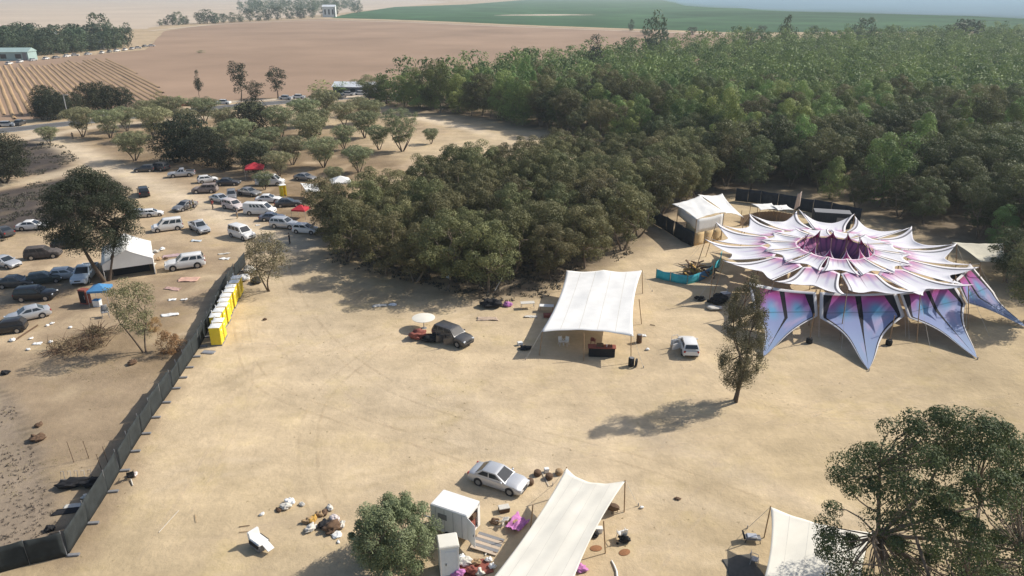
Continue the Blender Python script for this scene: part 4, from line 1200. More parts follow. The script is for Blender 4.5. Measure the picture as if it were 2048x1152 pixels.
def stretch(parent, corners, name='canopy', m=None, edge=.10, peaks=(), sag=.25, n=26, t=.025, z_off=None, seams=0):
    TL, TR, BR, BL = [Vector(c) for c in corners]
    def fn(u, v):
        uu = .5 + (u - .5) * (1 - edge * 4 * v * (1 - v) * (abs(u - .5) * 2) ** 3)
        vv = .5 + (v - .5) * (1 - edge * 4 * u * (1 - u) * (abs(v - .5) * 2) ** 3)
        p = (TL.lerp(TR, uu)).lerp(BL.lerp(BR, uu), vv)
        z = p.z - sag * 16 * u * (1 - u) * v * (1 - v) * .6
        for (pu, pv, h, w) in peaks:
            d2 = ((u - pu) ** 2 + (v - pv) ** 2) ** .5
            z += h * math.exp(-d2 / w)
        z += .025 * math.sin(u * 23 + v * 11) * (u * (1 - u) * 4)
        return (p.x, p.y, z)
    o = MB().grid(fn, n, n).build(name, m or m_canvas, parent, smooth=70)
    if seams:
        for k in range(1, seams + 1):
            c = k / (seams + 1)
            def sf(u, v, c=c):
                q = fn(c + (u - .5) * .006, .02 + v * .96); return (q[0], q[1], q[2] + t * .5 + .006)
            MB().grid(sf, 1, n).build('seam', m_seam, parent, smooth=70)
    return solid(o, t)

def pole(parent, a, b, r=.04, m=None, name='pole'):
    return MB().tube([a, b], r, 8).build(name, m or m_post, parent, smooth=50)

def tent(label, px4, z4, m, peaks, poles, ropes=(), edge=.1, sag=.25, name='stretch_tent'):
    c = [G(x, y, z) for (x, y), z in zip(px4, z4)]
    e = empty(name, (0, 0, 0), 0, label, 'tent')
    ctr = sum(c, Vector()) / 4
    e.location = (ctr.x, ctr.y, 0)
    o = Vector((ctr.x, ctr.y, 0))
    stretch(e, [p - o for p in c], 'canopy', m, edge, peaks, sag, seams=4)
    for (x, y, z, dx, dy) in poles:
        t = G(x, y, z) - o
        pole(e, t + Vector((dx, dy, -z)), t + Vector((0, 0, .12)), .045)
    for (x, y, z, dx, dy) in ropes:
        t = G(x, y, z) - o
        MB().tube([t, t + Vector((dx, dy, -z))], .015, 5).build('guy_rope', m_rope, e)
        MB().box(t + Vector((dx, dy, -z + .12)), (.08, .08, .3), taper=.7).build('stake', m_steel, e)
    return e
tent('white stretch tent with a black bar counter under its front edge', [(1133, 541), (1284, 541), (1267, 673), (1082, 664)], [2.7, 3.1, 2.9, 2.6], m_canvas,
     [(.5, .02, .5, .13), (.42, .5, .35, .16)], [(1133, 541, 2.7, 0, 0), (1284, 541, 3.1, .3, 0), (1262, 671, 2.9, .1, -.5), (1168, 668, 2.7, 0, -.8), (1085, 664, 2.55, -.3, -.3), (1278, 600, 3.0, .5, 0)],
     [(1284, 541, 3.1, 1.6, .6), (1267, 673, 2.9, 1.0, -1.3), (1082, 664, 2.6, -1.6, -1.2), (1133, 541, 2.7, -1.2, 1.4)])
tent('long cream stretch tent in the near foreground beside the white trailer', [(1133, 936), (1251, 962), (1128, 1215), (945, 1205)], [2.5, 2.7, 2.7, 2.5], m_cream,
     [(.5, .5, .25, .3)], [(1133, 937, 2.5, -.1, .1), (1250, 963, 2.7, .1, 0), (1207, 1045, 2.6, .25, 0), (1066, 1012, 2.5, -.2, 0)], [(1251, 962, 2.7, 1.2, .6), (1133, 936, 2.5, -.9, 1.2)], .16)
tent('cream stretch tent partly behind the large near eucalyptus', [(1541, 1014), (1745, 1066), (1730, 1225), (1512, 1205)], [2.6, 2.6, 2.6, 2.6], m_cream,
     [(.5, .5, .2, .3)], [(1541, 1015, 2.6, -.1, 0), (1740, 1066, 2.6, 0, 0)], [(1541, 1014, 2.6, -1.0, .9)], .12)

# ---- festival canopy: rings of printed petals round an open middle
def petal_mat(name, kind):
    m = bpy.data.materials.new(name); m.use_nodes = True
    nt = m.node_tree; N, L = nt.nodes.new, nt.links.new
    b = nt.nodes['Principled BSDF']; b.inputs['Roughness'].default_value = .7; b.inputs['Specular IOR Level'].default_value = .2
    uv = N('ShaderNodeUVMap'); uv.uv_map = 'UVMap'
    sp = N('ShaderNodeSeparateXYZ'); L(uv.outputs[0], sp.inputs[0])
    U, V = sp.outputs[0], sp.outputs[1]
    def mth(op, a, b_=None, c=None):
        n = N('ShaderNodeMath'); n.operation = op
        for i, q in enumerate((a, b_, c)):
            if q is None: continue
            if isinstance(q, (int, float)): n.inputs[i].default_value = q
            else: L(q, n.inputs[i])
        return n.outputs[0]
    def rng_(x, a, b_, c=0., d=1.):
        n = N('ShaderNodeMapRange'); n.interpolation_type = 'SMOOTHSTEP'
        L(x, n.inputs[0]); n.inputs[1].default_value = a; n.inputs[2].default_value = b_; n.inputs[3].default_value = c; n.inputs[4].default_value = d
        return n.outputs[0]
    def mix(f, a, b_):
        n = N('ShaderNodeMix'); n.data_type = 'RGBA'
        L(f, n.inputs['Factor'])
        for k, q in (('A', a), ('B', b_)):
            if isinstance(q, tuple): n.inputs[k].default_value = (*q, 1)
            else: L(q, n.inputs[k])
        return n.outputs['Result']
    cu = mth('ABSOLUTE', mth('SUBTRACT', U, .5))           # 0 centre .. .5 side
    side = mth('SUBTRACT', .5, cu)                         # distance from a side
    nz = N('ShaderNodeTexNoise'); nz.inputs['Scale'].default_value = 3.0; nz.inputs['Detail'].default_value = 3
    L(uv.outputs[0], nz.inputs['Vector'])
    if kind == 'petal':      # v = 0 at the inner edge
        col = mix(rng_(mth('ADD', V, mth('MULTIPLY', mth('SUBTRACT', nz.outputs['Fac'], .5), .25)), .0, .34), (.60, .24, .42), (.80, .79, .82))
        col = mix(mth('MULTIPLY', rng_(cu, .02, .0), rng_(V, .62, .1)), col, (.12, .03, .13))
        col = mix(mth('MULTIPLY', mth('MULTIPLY', rng_(mth('ABSOLUTE', mth('SUBTRACT', cu, .24)), .07, .0), rng_(V, .75, .2)), .5), col, (.40, .28, .55))
        col = mix(mth('MULTIPLY', mth('MULTIPLY', rng_(side, .045, .05), rng_(side, .095, .085)), .8), col, (.03, .028, .05))
        col = mix(mth('MULTIPLY', rng_(V, .055, .045), .8), col, (.80, .70, .76))
        col = mix(rng_(side, .05, .045), col, (.82, .80, .82))
    elif kind == 'funnel':  # purple cloth darkening inward, shade of the opening put into the colour
        col = mix(rng_(V, .0, .8), (.46, .15, .32), (.08, .03, .10))
        col = mix(mth('MULTIPLY', rng_(mth('ABSOLUTE', mth('SUBTRACT', cu, .2)), .10, .02), .6), col, (.10, .05, .16))
    elif kind == 'spike':
        col = mix(rng_(V, .0, .7), (.55, .05, .16), (.48, .10, .30))
        col = mix(rng_(cu, .10, .02), col, (.15, .01, .08))
        col = mix(rng_(side, .20, .15), col, (.84, .74, .78))
    else:                    # hanging wing, v = 0 at the top
        c1 = mix(rng_(V, .02, .14), (.36, .06, .12), (.54, .12, .44))
        c1 = mix(rng_(V, .10, .42), c1, (.33, .39, .62))
        c1 = mix(rng_(V, .45, .9), c1, (.38, .48, .66))
        spot = mth('MULTIPLY', rng_(mth('ABSOLUTE', mth('SUBTRACT', cu, .20)), .14, .0), rng_(mth('ABSOLUTE', mth('SUBTRACT', V, .30)), .20, .0))
        c1 = mix(mth('MULTIPLY', spot, .85), c1, (.13, .52, .74))
        c1 = mix(mth('MULTIPLY', rng_(mth('ABSOLUTE', mth('SUBTRACT', V, .345)), .012, .004), .45), c1, (.04, .10, .16))
        c1 = mix(mth('MULTIPLY', rng_(nz.outputs['Fac'], .5, .7), .45), c1, (.70, .52, .68))
        wd = mth('MULTIPLY_ADD', V, -.030, .040)
        col = mix(mth('LESS_THAN', cu, wd), c1, (.018, .016, .026))
        bw = mth('MULTIPLY_ADD', rng_(V, .45, .0), .085, .08)
        col = mix(mth('LESS_THAN', side, bw), col, (.022, .018, .032))
        col = mix(mth('LESS_THAN', mth('MINIMUM', side, V), .045), col, (.80, .79, .80))
    L(col, b.inputs['Base Color'])
    tr = N('ShaderNodeBsdfTranslucent'); L(col, tr.inputs['Color'])
    ms = N('ShaderNodeMixShader'); ms.inputs[0].default_value = .45 if kind == 'wing' else .25
    L(b.outputs[0], ms.inputs[1]); L(tr.outputs[0], ms.inputs[2])
    L(ms.outputs[0], nt.nodes['Material Output'].inputs['Surface'])
    return m
fm_ = petal_mat('funnel_shade', 'funnel')
pm, sm_, wm = petal_mat('petal_print', 'petal'), petal_mat('spike_print', 'spike'), petal_mat('wing_print', 'wing')

def uvgrid(fn, nu, nv, name, m, parent, t=.015):
    o = MB().grid(fn, nu, nv).build(name, m, parent, smooth=80)
    me = o.data; ul = me.uv_layers.new(name='UVMap')
    for lp in me.loops:
        i = lp.vertex_index
        ul.data[lp.index].uv = ((i % (nu + 1)) / nu, (i // (nu + 1)) / nv)
    return solid(o, t)

cc = G(1668, 502, 4.6); cc.z = 0
can = empty('festival_canopy', cc, 0, 'big white and pink canopy of printed petals in a ring around an open middle', 'canopy')
NP = 13
def pol(r, a, z): return Vector((r * math.cos(a), r * math.sin(a), z))
for i in range(NP):
    a0 = 2 * PI * (i + .1) / NP; a1 = 2 * PI * (i + 1.1) / NP; am = (a0 + a1) / 2; w = a1 - a0
    lift = random.uniform(-.5, .4); jr = random.uniform(-.35, .45); js = random.uniform(.15, .5)
    def cone(r): return 5.35 - .07 * r
    def outer(u, v, a0=a0, a1=a1, lift=lift, jr=jr, js=js):
        s = 2 * (u - .5)
        vv = v * (1 - .40 * (1 - abs(s) ** 1.6) * v)             # scalloped outer edge
        pinch = 1 - .14 * math.sin(PI * v)                       # waisted sides
        a = (a0 + a1) / 2 + (a1 - a0) / 2 * .985 * s * pinch
        r = 8.8 + (7.3 + jr) * vv - 1.1 * (1 - v) ** 2 * (1 - s * s)
        z = cone(r) + .03 * math.sin(u * 17 + v * 5) * v - js * math.sin(PI * min(1, v)) * (1 - s * s) + (1.05 + lift * .7) * v ** 3 * abs(s) ** 3
        return pol(r, a, z)
    uvgrid(outer, 16, 14, 'petal', pm, can)
    b0 = a0 + w / 2; b1 = a1 + w / 2
    def inner(u, v, b0=b0, b1=b1):
        s = 2 * (u - .5)
        pinch = 1 - .10 * math.sin(PI * v)
        a = (b0 + b1) / 2 + (b1 - b0) / 2 * .985 * s * pinch
        r = 4.5 + (3.3 + 1.3 * abs(s) ** 1.5) * v
        z = cone(r) + .06 - .28 * math.sin(PI * v) * (1 - s * s) + .12 * abs(s) ** 3 * (1 - v) ** 2
        return pol(r, a, z)
    uvgrid(inner, 12, 12, 'inner_petal', pm, can)
    def spike(u, v, b0=b0, b1=b1):
        s = 2 * (u - .5)
        a = b0 + (b1 - b0) * (.5 + .5 * s * (1 - v) ** 1.5) + w / 2
        r = 4.55 - .9 * v
        return pol(r, a, 4.95 - .15 * s * s * (1 - v) + 1.25 * v ** 1.4)
    uvgrid(spike, 8, 10, 'spike', sm_, can)
    def funnel(u, v, b0=b0, b1=b1):  # added purple lining, there to make the open middle look dark
        s = 2 * (u - .5)
        a = (b0 + b1) / 2 + (b1 - b0) / 2 * .99 * s
        r = 4.5 - 2.4 * v
        return pol(r, a, 4.98 - 2.2 * v ** .7 - .05 * (1 - s * s))
    uvgrid(funnel, 6, 8, 'added_funnel_panel', fm_, can)
    tip = pol(15.95, a0, 5.05 + lift * .5)
    pole(can, pol(17.0, a0, 0), tip + Vector((0, 0, .12)), .05)
    MB().tube([tip, pol(19.2, a0, .0)], .014, 5).build('guy_rope', m_rope, can)
    if i % 3 == 0:
        pole(can, pol(8.9, a0, 0), pol(8.9, a0, 4.5), .06)
    if i % 2 == 0:
        pole(can, pol(3.62, am + w, 0), pol(3.62, am + w, 6.2), .05)

def wing(label, TL, TR, RM, TIP, LM, zt=4.3, zm=2.1, top_pk=None, zr=None):
    P = [G(*TL, zt), G(*TR, zr or zt), G(*RM, zm), G(*TIP, .12), G(*LM, zm)]
    o = sum(P, Vector()) / 5; o.z = 0
    P = [p - o for p in P]
    e = empty('fabric_wing', o, 0, label, 'shade cloth')
    def fn(u, v):
        if v < .42:
            t = v / .42
            l = P[0].lerp(P[4], t); r = P[1].lerp(P[2], t)
        else:
            t = (v - .42) / .58
            k = t - .16 * math.sin(PI * t)
            k = min(1, max(0, t + .14 * math.sin(PI * t)))       # concave towards the tip
            l = P[4].lerp(P[3], t) ; r = P[2].lerp(P[3], t)
            mid = (l + r) / 2
            l = l.lerp(mid, .34 * math.sin(PI * t)); r = r.lerp(mid, .34 * math.sin(PI * t))
        p = l.lerp(r, u)
        p = p + Vector((0, .35, -.12)) * math.sin(PI * u) * math.sin(PI * min(1, v * 1.1)) * .8
        p.z -= .22 * math.sin(PI * u) * (1 - v) ** 6
        return p
    uvgrid(fn, 20, 26, 'wing_cloth', wm, e)
    for a in (P[0], P[1]):
        pole(e, Vector((a.x, a.y + .4, 0)), a + Vector((0, 0, .3)), .06)
    for a in (P[4], P[2]):
        MB().tube([a, Vector((a.x, a.y - 1.0, 0))], .014, 5).build('guy_rope', m_rope, e)
    MB().box(P[3] + Vector((0, -.12, .02)), (.1, .1, .36), taper=.7).build('stake', m_steel, e)
    return e
wing('leftmost hanging blue and pink wing cloth of the canopy front', (1497, 564), (1632, 584), (1636, 632), (1527, 713), (1512, 640))
wing('second hanging wing cloth from the left, tip nearest the viewer', (1640, 584), (1792, 584), (1810, 632), (1737, 739), (1639, 636))
wing('third hanging wing cloth from the left, paler pink', (1799, 585), (1906, 564), (1932, 606), (1954, 716), (1817, 636))
wing('rightmost hanging wing cloth, dark blue, next to the dark tree', (1912, 558), (1940, 527), (1988, 584), (2054, 655), (1933, 606), 4.3, 2.4, zr=4.8)
def weight_post(px, py, label):
    e = empty('weighted_post', G(px, py), 0, label, 'post')
    pole(e, (0, 0, 0), (.1, .2, 3.4), .05)
    MB().lathe([(.30, .003), (.34, .12), (.34, .5), (.28, .62)], 14).build('weight_bucket', m_blackc, e, smooth=40)
weight_post(1618, 686, 'wooden post in a dark weight bucket between the first two wing cloths')
weight_post(1777, 690, 'wooden post in a dark weight bucket between the second and third wing cloths')

# ---- dark screen fences
def fence(px, label, H=2.0, step=2.5, m=None, feet=True, name='screen_fence', side=1):
    P = [G(*p) for p in px]
    o = P[0].copy(); e = empty(name, o, 0, label, 'fence')
    pts = []
    for a, b in zip(P[:-1], P[1:]):
        n = max(1, round((b - a).length / step))
        for k in range(n): pts.append(a.lerp(b, k / n))
    pts.append(P[-1]); pts = [p - o for p in pts]
    for i, (a, b) in enumerate(zip(pts[:-1], pts[1:])):
        t = (b - a).normalized(); nr = Vector((t.y, -t.x, 0)) * side
        h = H * random.uniform(.95, 1.03); ph = random.random() * 6; tip = random.uniform(-.14, .14)
        def fn(u, v):
            p = a.lerp(b, .012 + u * .976)
            w = .05 * math.sin(u * 7 + ph) * math.sin(PI * v) + tip * v
            return p + nr * w + Vector((0, 0, .04 + v * (h - .04) - .06 * math.sin(PI * u) * v))
        solid(MB().grid(fn, 8, 4).build('screen_panel', m or m_screen, e, smooth=80), .03)
        MB().tube([a - nr * .05, a - nr * .05 + Vector((random.uniform(-.06, .06), random.uniform(-.06, .06), H * 1.04))], .035, 6).build('post', m_gplast, e)
        if feet:
            MB().box(a + nr * .38 + Vector((0, 0, .07)), (.75, .26, .13), rz=math.atan2(nr.y, nr.x)).build('foot_block', m_gplast, e, bevel=.02)
    return e
fence([(-80, 1168), (60, 1130), (134, 1113)], 'dark screen fence across the lower left corner', 2.0, 2.5, feet=False)
fence([(136, 1112), (176, 1048), (216, 985), (262, 904), (304, 836), (345, 778), (372, 736), (400, 694), (428, 640), (452, 590), (470, 556), (492, 530)], 'long dark screen fence running up to the yellow toilets')
fence([(1296, 442), (1332, 462), (1362, 482), (1386, 494)], 'dark navy screen fence left of the plywood hut', 2.4, 2.5, m_screen2, False)
fence([(1470, 402), (1520, 408), (1590, 420), (1660, 432), (1720, 446)], 'dark screen fence behind the canopy under the trees', 2.4, 2.6, m_screen2, False)

# ---- yellow toilets with white roofs
def toilet(loc, rz, label, group=None, open_door=False):
    e = empty('portable_toilet', loc, rz, label, 'toilet', group)
    sh = MB(); w = .55
    sh.box((0, -w + .03, 1.12), (1.1, .05, 2.0)); sh.box((0, w - .03, 1.12), (1.1, .05, 2.0)); sh.box((-w + .03, 0, 1.12), (.05, 1.0, 2.0))
    sh.box((w - .03, -w + .12, 1.12), (.06, .18, 2.0)); sh.box((w - .03, w - .12, 1.12), (.06, .18, 2.0)); sh.box((w - .03, 0, 2.06), (.06, .9, .12))
    sh.build('cabin', m_yellow, e)
    d = MB().box((0, .36, 0), (.045, .72, 1.82)).build('door', m_yellow, e, (w - .01, -.36, 1.08), R(-75) if open_door else 0, bevel=.01)
    MB().box((.03, .63, 0), (.03, .05, .18)).build('handle', m_gplast, d)
    MB().box((.026, .36, .55), (.012, .34, .12)).build('sign_plate', m_wplast, d)
    MB().grid(lambda u, v: ((u - .5) * 1.18, (v - .5) * 1.18, 2.14 + .16 * math.sin(PI * u) ** .5 * math.sin(PI * v) ** .5), 8, 8).build('roof', m_wplast, e, smooth=50)
    MB().box((0, 0, .06), (1.16, 1.16, .12)).build('base', m_gplast, e)
    MB().tube([(-.42, .42, 2.1), (-.42, .42, 2.55)], .05, 8).build('vent_pipe', m_wplast, e)
    for k in (-.3, .3): MB().box((-w - .003, k, 1.85), (.02, .3, .08)).build('vent_slot', m_gplast, e)
    return e
ta, tb = G(427, 688), G(476, 586)
nT = int((tb - ta).length / 1.24)
ang = math.atan2(tb.y - ta.y, tb.x - ta.x) - PI / 2
names = ['nearest', 'second', 'third', 'fourth', 'fifth', 'sixth', 'seventh', 'eighth', 'ninth', 'tenth', 'eleventh', 'twelfth', 'thirteenth', 'fourteenth', 'fifteenth', 'sixteenth', 'seventeenth', 'eighteenth']
print('toilets', nT)
for k in range(nT):
    p = ta.lerp(tb, k / (nT - 1)); off = random.uniform(-.10, .10) + (.5 if k < 2 else 0)
    toilet(p + Vector((math.cos(ang), math.sin(ang), 0)) * off, ang + random.uniform(-.06, .06), names[k] + ' yellow portable toilet of the row along the fence, counted from the viewer', 'yellow toilets along the fence')
toilet(G(567, 392), R(-60), 'single yellow portable toilet with its door open in the car park', None, True)

# ---- gabled marquee
def marquee():
    f = G(262, 556)
    e = empty('marquee', f, R(27), 'white gabled marquee with an open dark front under the big tree', 'marquee')
    w, L, ez, rz_ = 3.0, 8.0, 2.3, 3.9
    for s, nm in ((1, 'roof_slope'), (-1, 'roof_slope')):
        solid(MB().grid(lambda u, v: (s * w * 1.03 * u, L * v, rz_ + (ez - rz_) * u - .07 * math.sin(PI * u)), 6, 8).build(nm, m_canvas, e, smooth=60), .03)
    for y in (0.02, L - .02):
        solid(MB().add([(-w, y, ez), (w, y, ez), (0, y, rz_ - .03), (-w, y, ez - .75), (w, y, ez - .75)], [(0, 1, 2), (3, 4, 1, 0)]).build('gable', m_canvas, e), .02)
    solid(MB().grid(lambda u, v: (w + .02 * math.sin(v * 30), L * (.0 + v), ez * u - .01), 3, 16).build('side_wall', m_canvas, e, smooth=60), .02)
    solid(MB().grid(lambda u, v: (-w + 2 * w * v, L - .06 + .02 * math.sin(v * 30), ez * u - .01), 3, 16).build('back_wall', m_canvas, e, smooth=60), .02)
    for x in (-w, w):
        for y in (.06, L / 2, L - .06): MB().tube([(x * .985, y, 0), (x * .985, y, ez)], .04, 8).build('pole', m_wplast, e)
    MB().box((.2, 2.2, .45), (4.4, .8, .9)).build('counter', m_blackc, e)
    return e
marquee()

# ---- plywood hut, reed fence and canopies behind the dance floor
def hut():
    o = G(1388, 492)
    r, l = G(1442, 479) - o, G(1352, 462) - o
    bk = r + l * 1.25
    e = empty('plywood_hut', o, 0, 'hut of plywood and white cloth left of the big canopy', 'hut')
    def wall(a, b, z0, z1, m, nm, n=6):
        solid(MB().grid(lambda u, v: Vector((a[0] + (b[0] - a[0]) * u, a[1] + (b[1] - a[1]) * u, z0 + (z1 - z0) * v)) + Vector((0, 0, .05 * math.sin(u * 9) * (1 if m is m_canvas else 0))), n, 4).build(nm, m, e, smooth=70), .04)
    O = Vector((0, 0, 0))
    for k in range(3):
        a = O.lerp(r, k / 3 + .004); b = O.lerp(r, (k + 1) / 3 - .004); wall(a, b, 0, 2.0 - .1 * k, m_ply, 'plywood_sheet', 2)
    wall(O + Vector((.03, 0, 0)), r, 2.02, 4.1, m_canvas, 'cloth_wall', 8)
    wall(O, l * .5, 0, 2.6, m_ply, 'plywood_sheet', 2)
    wall(O, l, 2.62, 4.1, m_canvas, 'cloth_wall', 4)
    c = [l * 1.15 + Vector((-.6, .2, 4.0)), bk + Vector((0, 0, 4.5)), r * 1.06 + Vector((0, 0, 4.25)), O + Vector((-.1, -.2, 4.15))]
    stretch(e, c, 'canvas_roof', m_canvas, .12, [(.3, .4, .35, .2), (.7, .6, .3, .2)], .35, 18)
    c2 = [bk + Vector((.2, 2.5, 4.0)), bk + Vector((4.6, 3.4, 3.9)), r * 1.06 + Vector((3.0, .5, 3.3)), r * 1.06 + Vector((.1, .05, 4.1))]
    stretch(e, c2, 'side_canopy', m_canvas, .18, [], .3, 14)
    for p in (l, r, bk, O, c2[1], c2[2]):
        pole(e, Vector((p.x, p.y, 0)), Vector((p.x, p.y, 4.2 if p.z == 0 else p.z)), .06)
hut()
def reed():
    P = [G(1480, 452), G(1512, 444), G(1545, 442), G(1582, 448)]
    o = P[0].copy(); e = empty('reed_screen', o, 0, 'brown reed screen below two small white canopies', 'screen')
    for a, b in zip(P[:-1], P[1:]):
        a = a - o; b = b - o
        solid(MB().grid(lambda u, v: a.lerp(b, u) + Vector((0, 0, 1.7 * v + .04 * math.sin(u * 40))), 12, 2).build('reed_panel', m_reed, e), .05)
        pole(e, a, a + Vector((0, 0, 2.6)), .05)
reed()
def small_canopy(px, py, w, label):
    p = G(px, py); e = empty('small_canopy', p, .2, label, 'canopy')
    stretch(e, [(-w, w * .8, 2.6), (w, w * .8, 2.5), (w, -w * .8, 2.3), (-w, -w * .8, 2.35)], 'canopy_cloth', m_canvas, .2, [(.5, .5, .3, .3)], .2, 10)
    for x in (-w, w):
        for y in (-.8 * w, .8 * w): pole(e, (x, y, 0), (x, y, 2.5), .04)
small_canopy(1528, 442, 1.9, 'small white canopy behind the reed screen, the left one of two')
small_canopy(1560, 444, 1.5, 'small white canopy behind the reed screen, the right one of two')
def flag(px, py):
    e = empty('banner_flag', G(px, py), 0, 'pale tall banner flag on a thin pole behind the canopy', 'flag')
    pole(e, (0, 0, 0), (.5, 0, 6.2), .03, m_steel)
    solid(MB().grid(lambda u, v: (.28 + .22 * v * 1.0 + (.75 - .1 * v) * u * (1 if v > .1 else .5), .12 * math.sin(u * 5 + v * 3), 3.3 + 2.7 * v + .5 * u), 6, 8).build('flag_cloth', mat('flag_cloth', (.62, .50, .42), .8, .1, 2, trans=.2), e, smooth=60), .01)
flag(1578, 462)
def container():
    e = empty('dark_container', G(1660, 452), R(-14), 'dark navy storage container behind the canopy', 'container')
    mb = MB(); mb.box((0, 0, 1.25), (5.6, 2.4, 2.4))
    mb.build('container_body', m_screen2, e, bevel=.04)
    for k in range(15): MB().box((-2.6 + k * .37, -1.22, 1.25), (.16, .05, 2.2)).build('rib', m_screen2, e)
    MB().box((0, 0, 2.48), (5.5, 2.3, .04)).build('roof_sheet', m_gplast, e)
    MB().box((1.4, -1.25, 1.1), (1.6, .06, 1.4)).build('hatch', m_gplast, e)
container()
def tarp():
    c = [G(1903, 484, 3.4), G(2010, 486, 3.2), G(2016, 528, 2.6), G(1962, 524, 2.5)]
    o = sum(c, Vector()) / 4; o.z = 0
    e = empty('tarpaulin', o, 0, 'torn beige tarpaulin stretched under the trees at the right', 'tarpaulin')
    stretch(e, [p - o for p in c], 'tarpaulin_sheet', m_tarp, .12, [], .5, 16)
    for p in c: pole(e, Vector((p.x - o.x, p.y - o.y, 0)), p - o, .05)
    MB().box((-4.5, -2.0, .5), (4.0, 1.2, 1.0)).build('covered_bench', m_blackc, e, bevel=.1)
tarp()

# ---- turquoise ring fence with a timber pile inside
def ring():
    px = [(1312, 556), (1340, 563), (1374, 569), (1398, 563), (1418, 553), (1438, 534), (1442, 516)]
    P = [G(*p) for p in px]; o = P[2].copy()
    e = empty('turquoise_fence', o, 0, 'low turquoise cloth fence curving around a timber pile', 'fence')
    for i, (a, b) in enumerate(zip(P[:-1], P[1:])):
        a = a - o; b = b - o; ph = i
        solid(MB().grid(lambda u, v: a.lerp(b, u) + Vector((.06 * math.sin(u * 9 + ph), .05 * math.sin(u * 8 + ph), 1.25 * v - .08 * v * math.sin(PI * u))), 10, 3).build('cloth_panel', m_cyan if i != 3 else m_blue, e, smooth=70), .02)
        pole(e, a + Vector((0, .06, 0)), a + Vector((0, .06, 1.35)), .035)
    e2 = empty('timber_pile', G(1392, 546), .2, 'heap of dark and ochre timber inside the turquoise fence', 'timber')
    g = np.random.default_rng(4)
    for k in range(34):
        a = g.normal(size=2) * np.array((1.3, .8)); h = max(.12, 1.3 - abs(a[0]) * .5) * g.random() + .1
        L_ = g.uniform(1.0, 2.4)
        MB().box((a[0], a[1], h + .12), (L_, .22, .12), rz=g.uniform(0, 3), ry=g.uniform(-.5, .5)).build('beam', (m_wood, m_planks, m_wood, m_ochre)[k % 4], e2)
    for k in range(3):
        bm = lump(.65, .5, 30 + k); bm.materials.append(m_ochre if k else m_wood)
        link('cloth_heap', bm, e2, ((-1.4 + k * .8), -.5 + k * .3, 0))
def lump(r, h, seed, n=3, sx=1.0, sy=1.0, rough=.5):
    bm = bmesh.new(); bmesh.ops.create_icosphere(bm, subdivisions=n, radius=1)
    for v in bm.verts:
        q = v.co
        f = 1 - rough / 2 + rough * float(fbm(np.array([q.x * 1.9 + seed * 3.3 + 40]), np.array([q.y * 1.9 + q.z * 1.7 + seed + 40]), 3)[0])
        v.co = Vector((q.x * r * f * sx, q.y * r * f * sy, max(0, (q.z * .62 + .5)) * h * f))
    bmesh.ops.recalc_face_normals(bm, faces=bm.faces[:])
    me = bpy.data.meshes.new('lump'); bm.to_mesh(me); bm.free()
    for p in me.polygons: p.use_smooth = True
    return me
ring()
# ------------------------------------------------------------------ gazebos, counters, trailers
def gazebo(px, py, rz, w, m, label, h=2.3):
    e = empty('gazebo', G(px, py), R(rz), label, 'gazebo')
    a = w / 2; pk = (0, 0, h + w * .26)
    for (p, q) in (((-a, -a), (a, -a)), ((a, -a), (a, a)), ((a, a), (-a, a)), ((-a, a), (-a, -a))):
        solid(MB().add([(*p, h), (*q, h), pk, (*p, h - .25), (*q, h - .25)], [(0, 1, 2), (3, 4, 1, 0)]).build('roof_panel', m, e), .02)
        MB().tube([(*p, 0), (*p, h)], .03, 6).build('leg', m_steel, e)
    return e
gazebo(512, 356, 15, 3.6, m_red, 'red gazebo above the grey sedan in the car park')
gazebo(604, 436, -10, 2.4, m_red, 'small red gazebo against the left edge of the grove', 1.7)
gazebo(683, 385, 20, 3.6, m_canvas, 'white peaked gazebo at the upper left of the grove')
tent('low white awning between the grey sedan and the grove', [(600, 366), (636, 367), (642, 386), (612, 384)], [2.2, 2.2, 1.9, 1.9], m_canvas, [], [(602, 367, 2.1, 0, 0), (635, 368, 2.1, 0, 0), (640, 385, 1.9, 0, 0)], name='awning')
gazebo(206, 606, 8, 2.2, m_blue, 'small blue canopy stall below the marquee', 2.0)
def fridge(px, py, rz, label):
    e = empty('drinks_cabinet', G(px, py), R(rz), label, 'cabinet')
    MB().box((0, 0, 1.02), (1.0, .8, 1.9)).build('cabinet_body', m_redbr, e, bevel=.03)
    MB().box((0, -.41, 1.05), (.8, .03, 1.5)).build('door', m_blackc, e, bevel=.01)
    MB().box((.32, -.44, 1.05), (.04, .04, .5)).build('handle', m_steel, e)
    MB().box((0, 0, .05), (.94, .74, .1)).build('base', m_gplast, e)
fridge(173, 608, -10, 'tall dark red drinks cabinet left of the blue canopy stall')

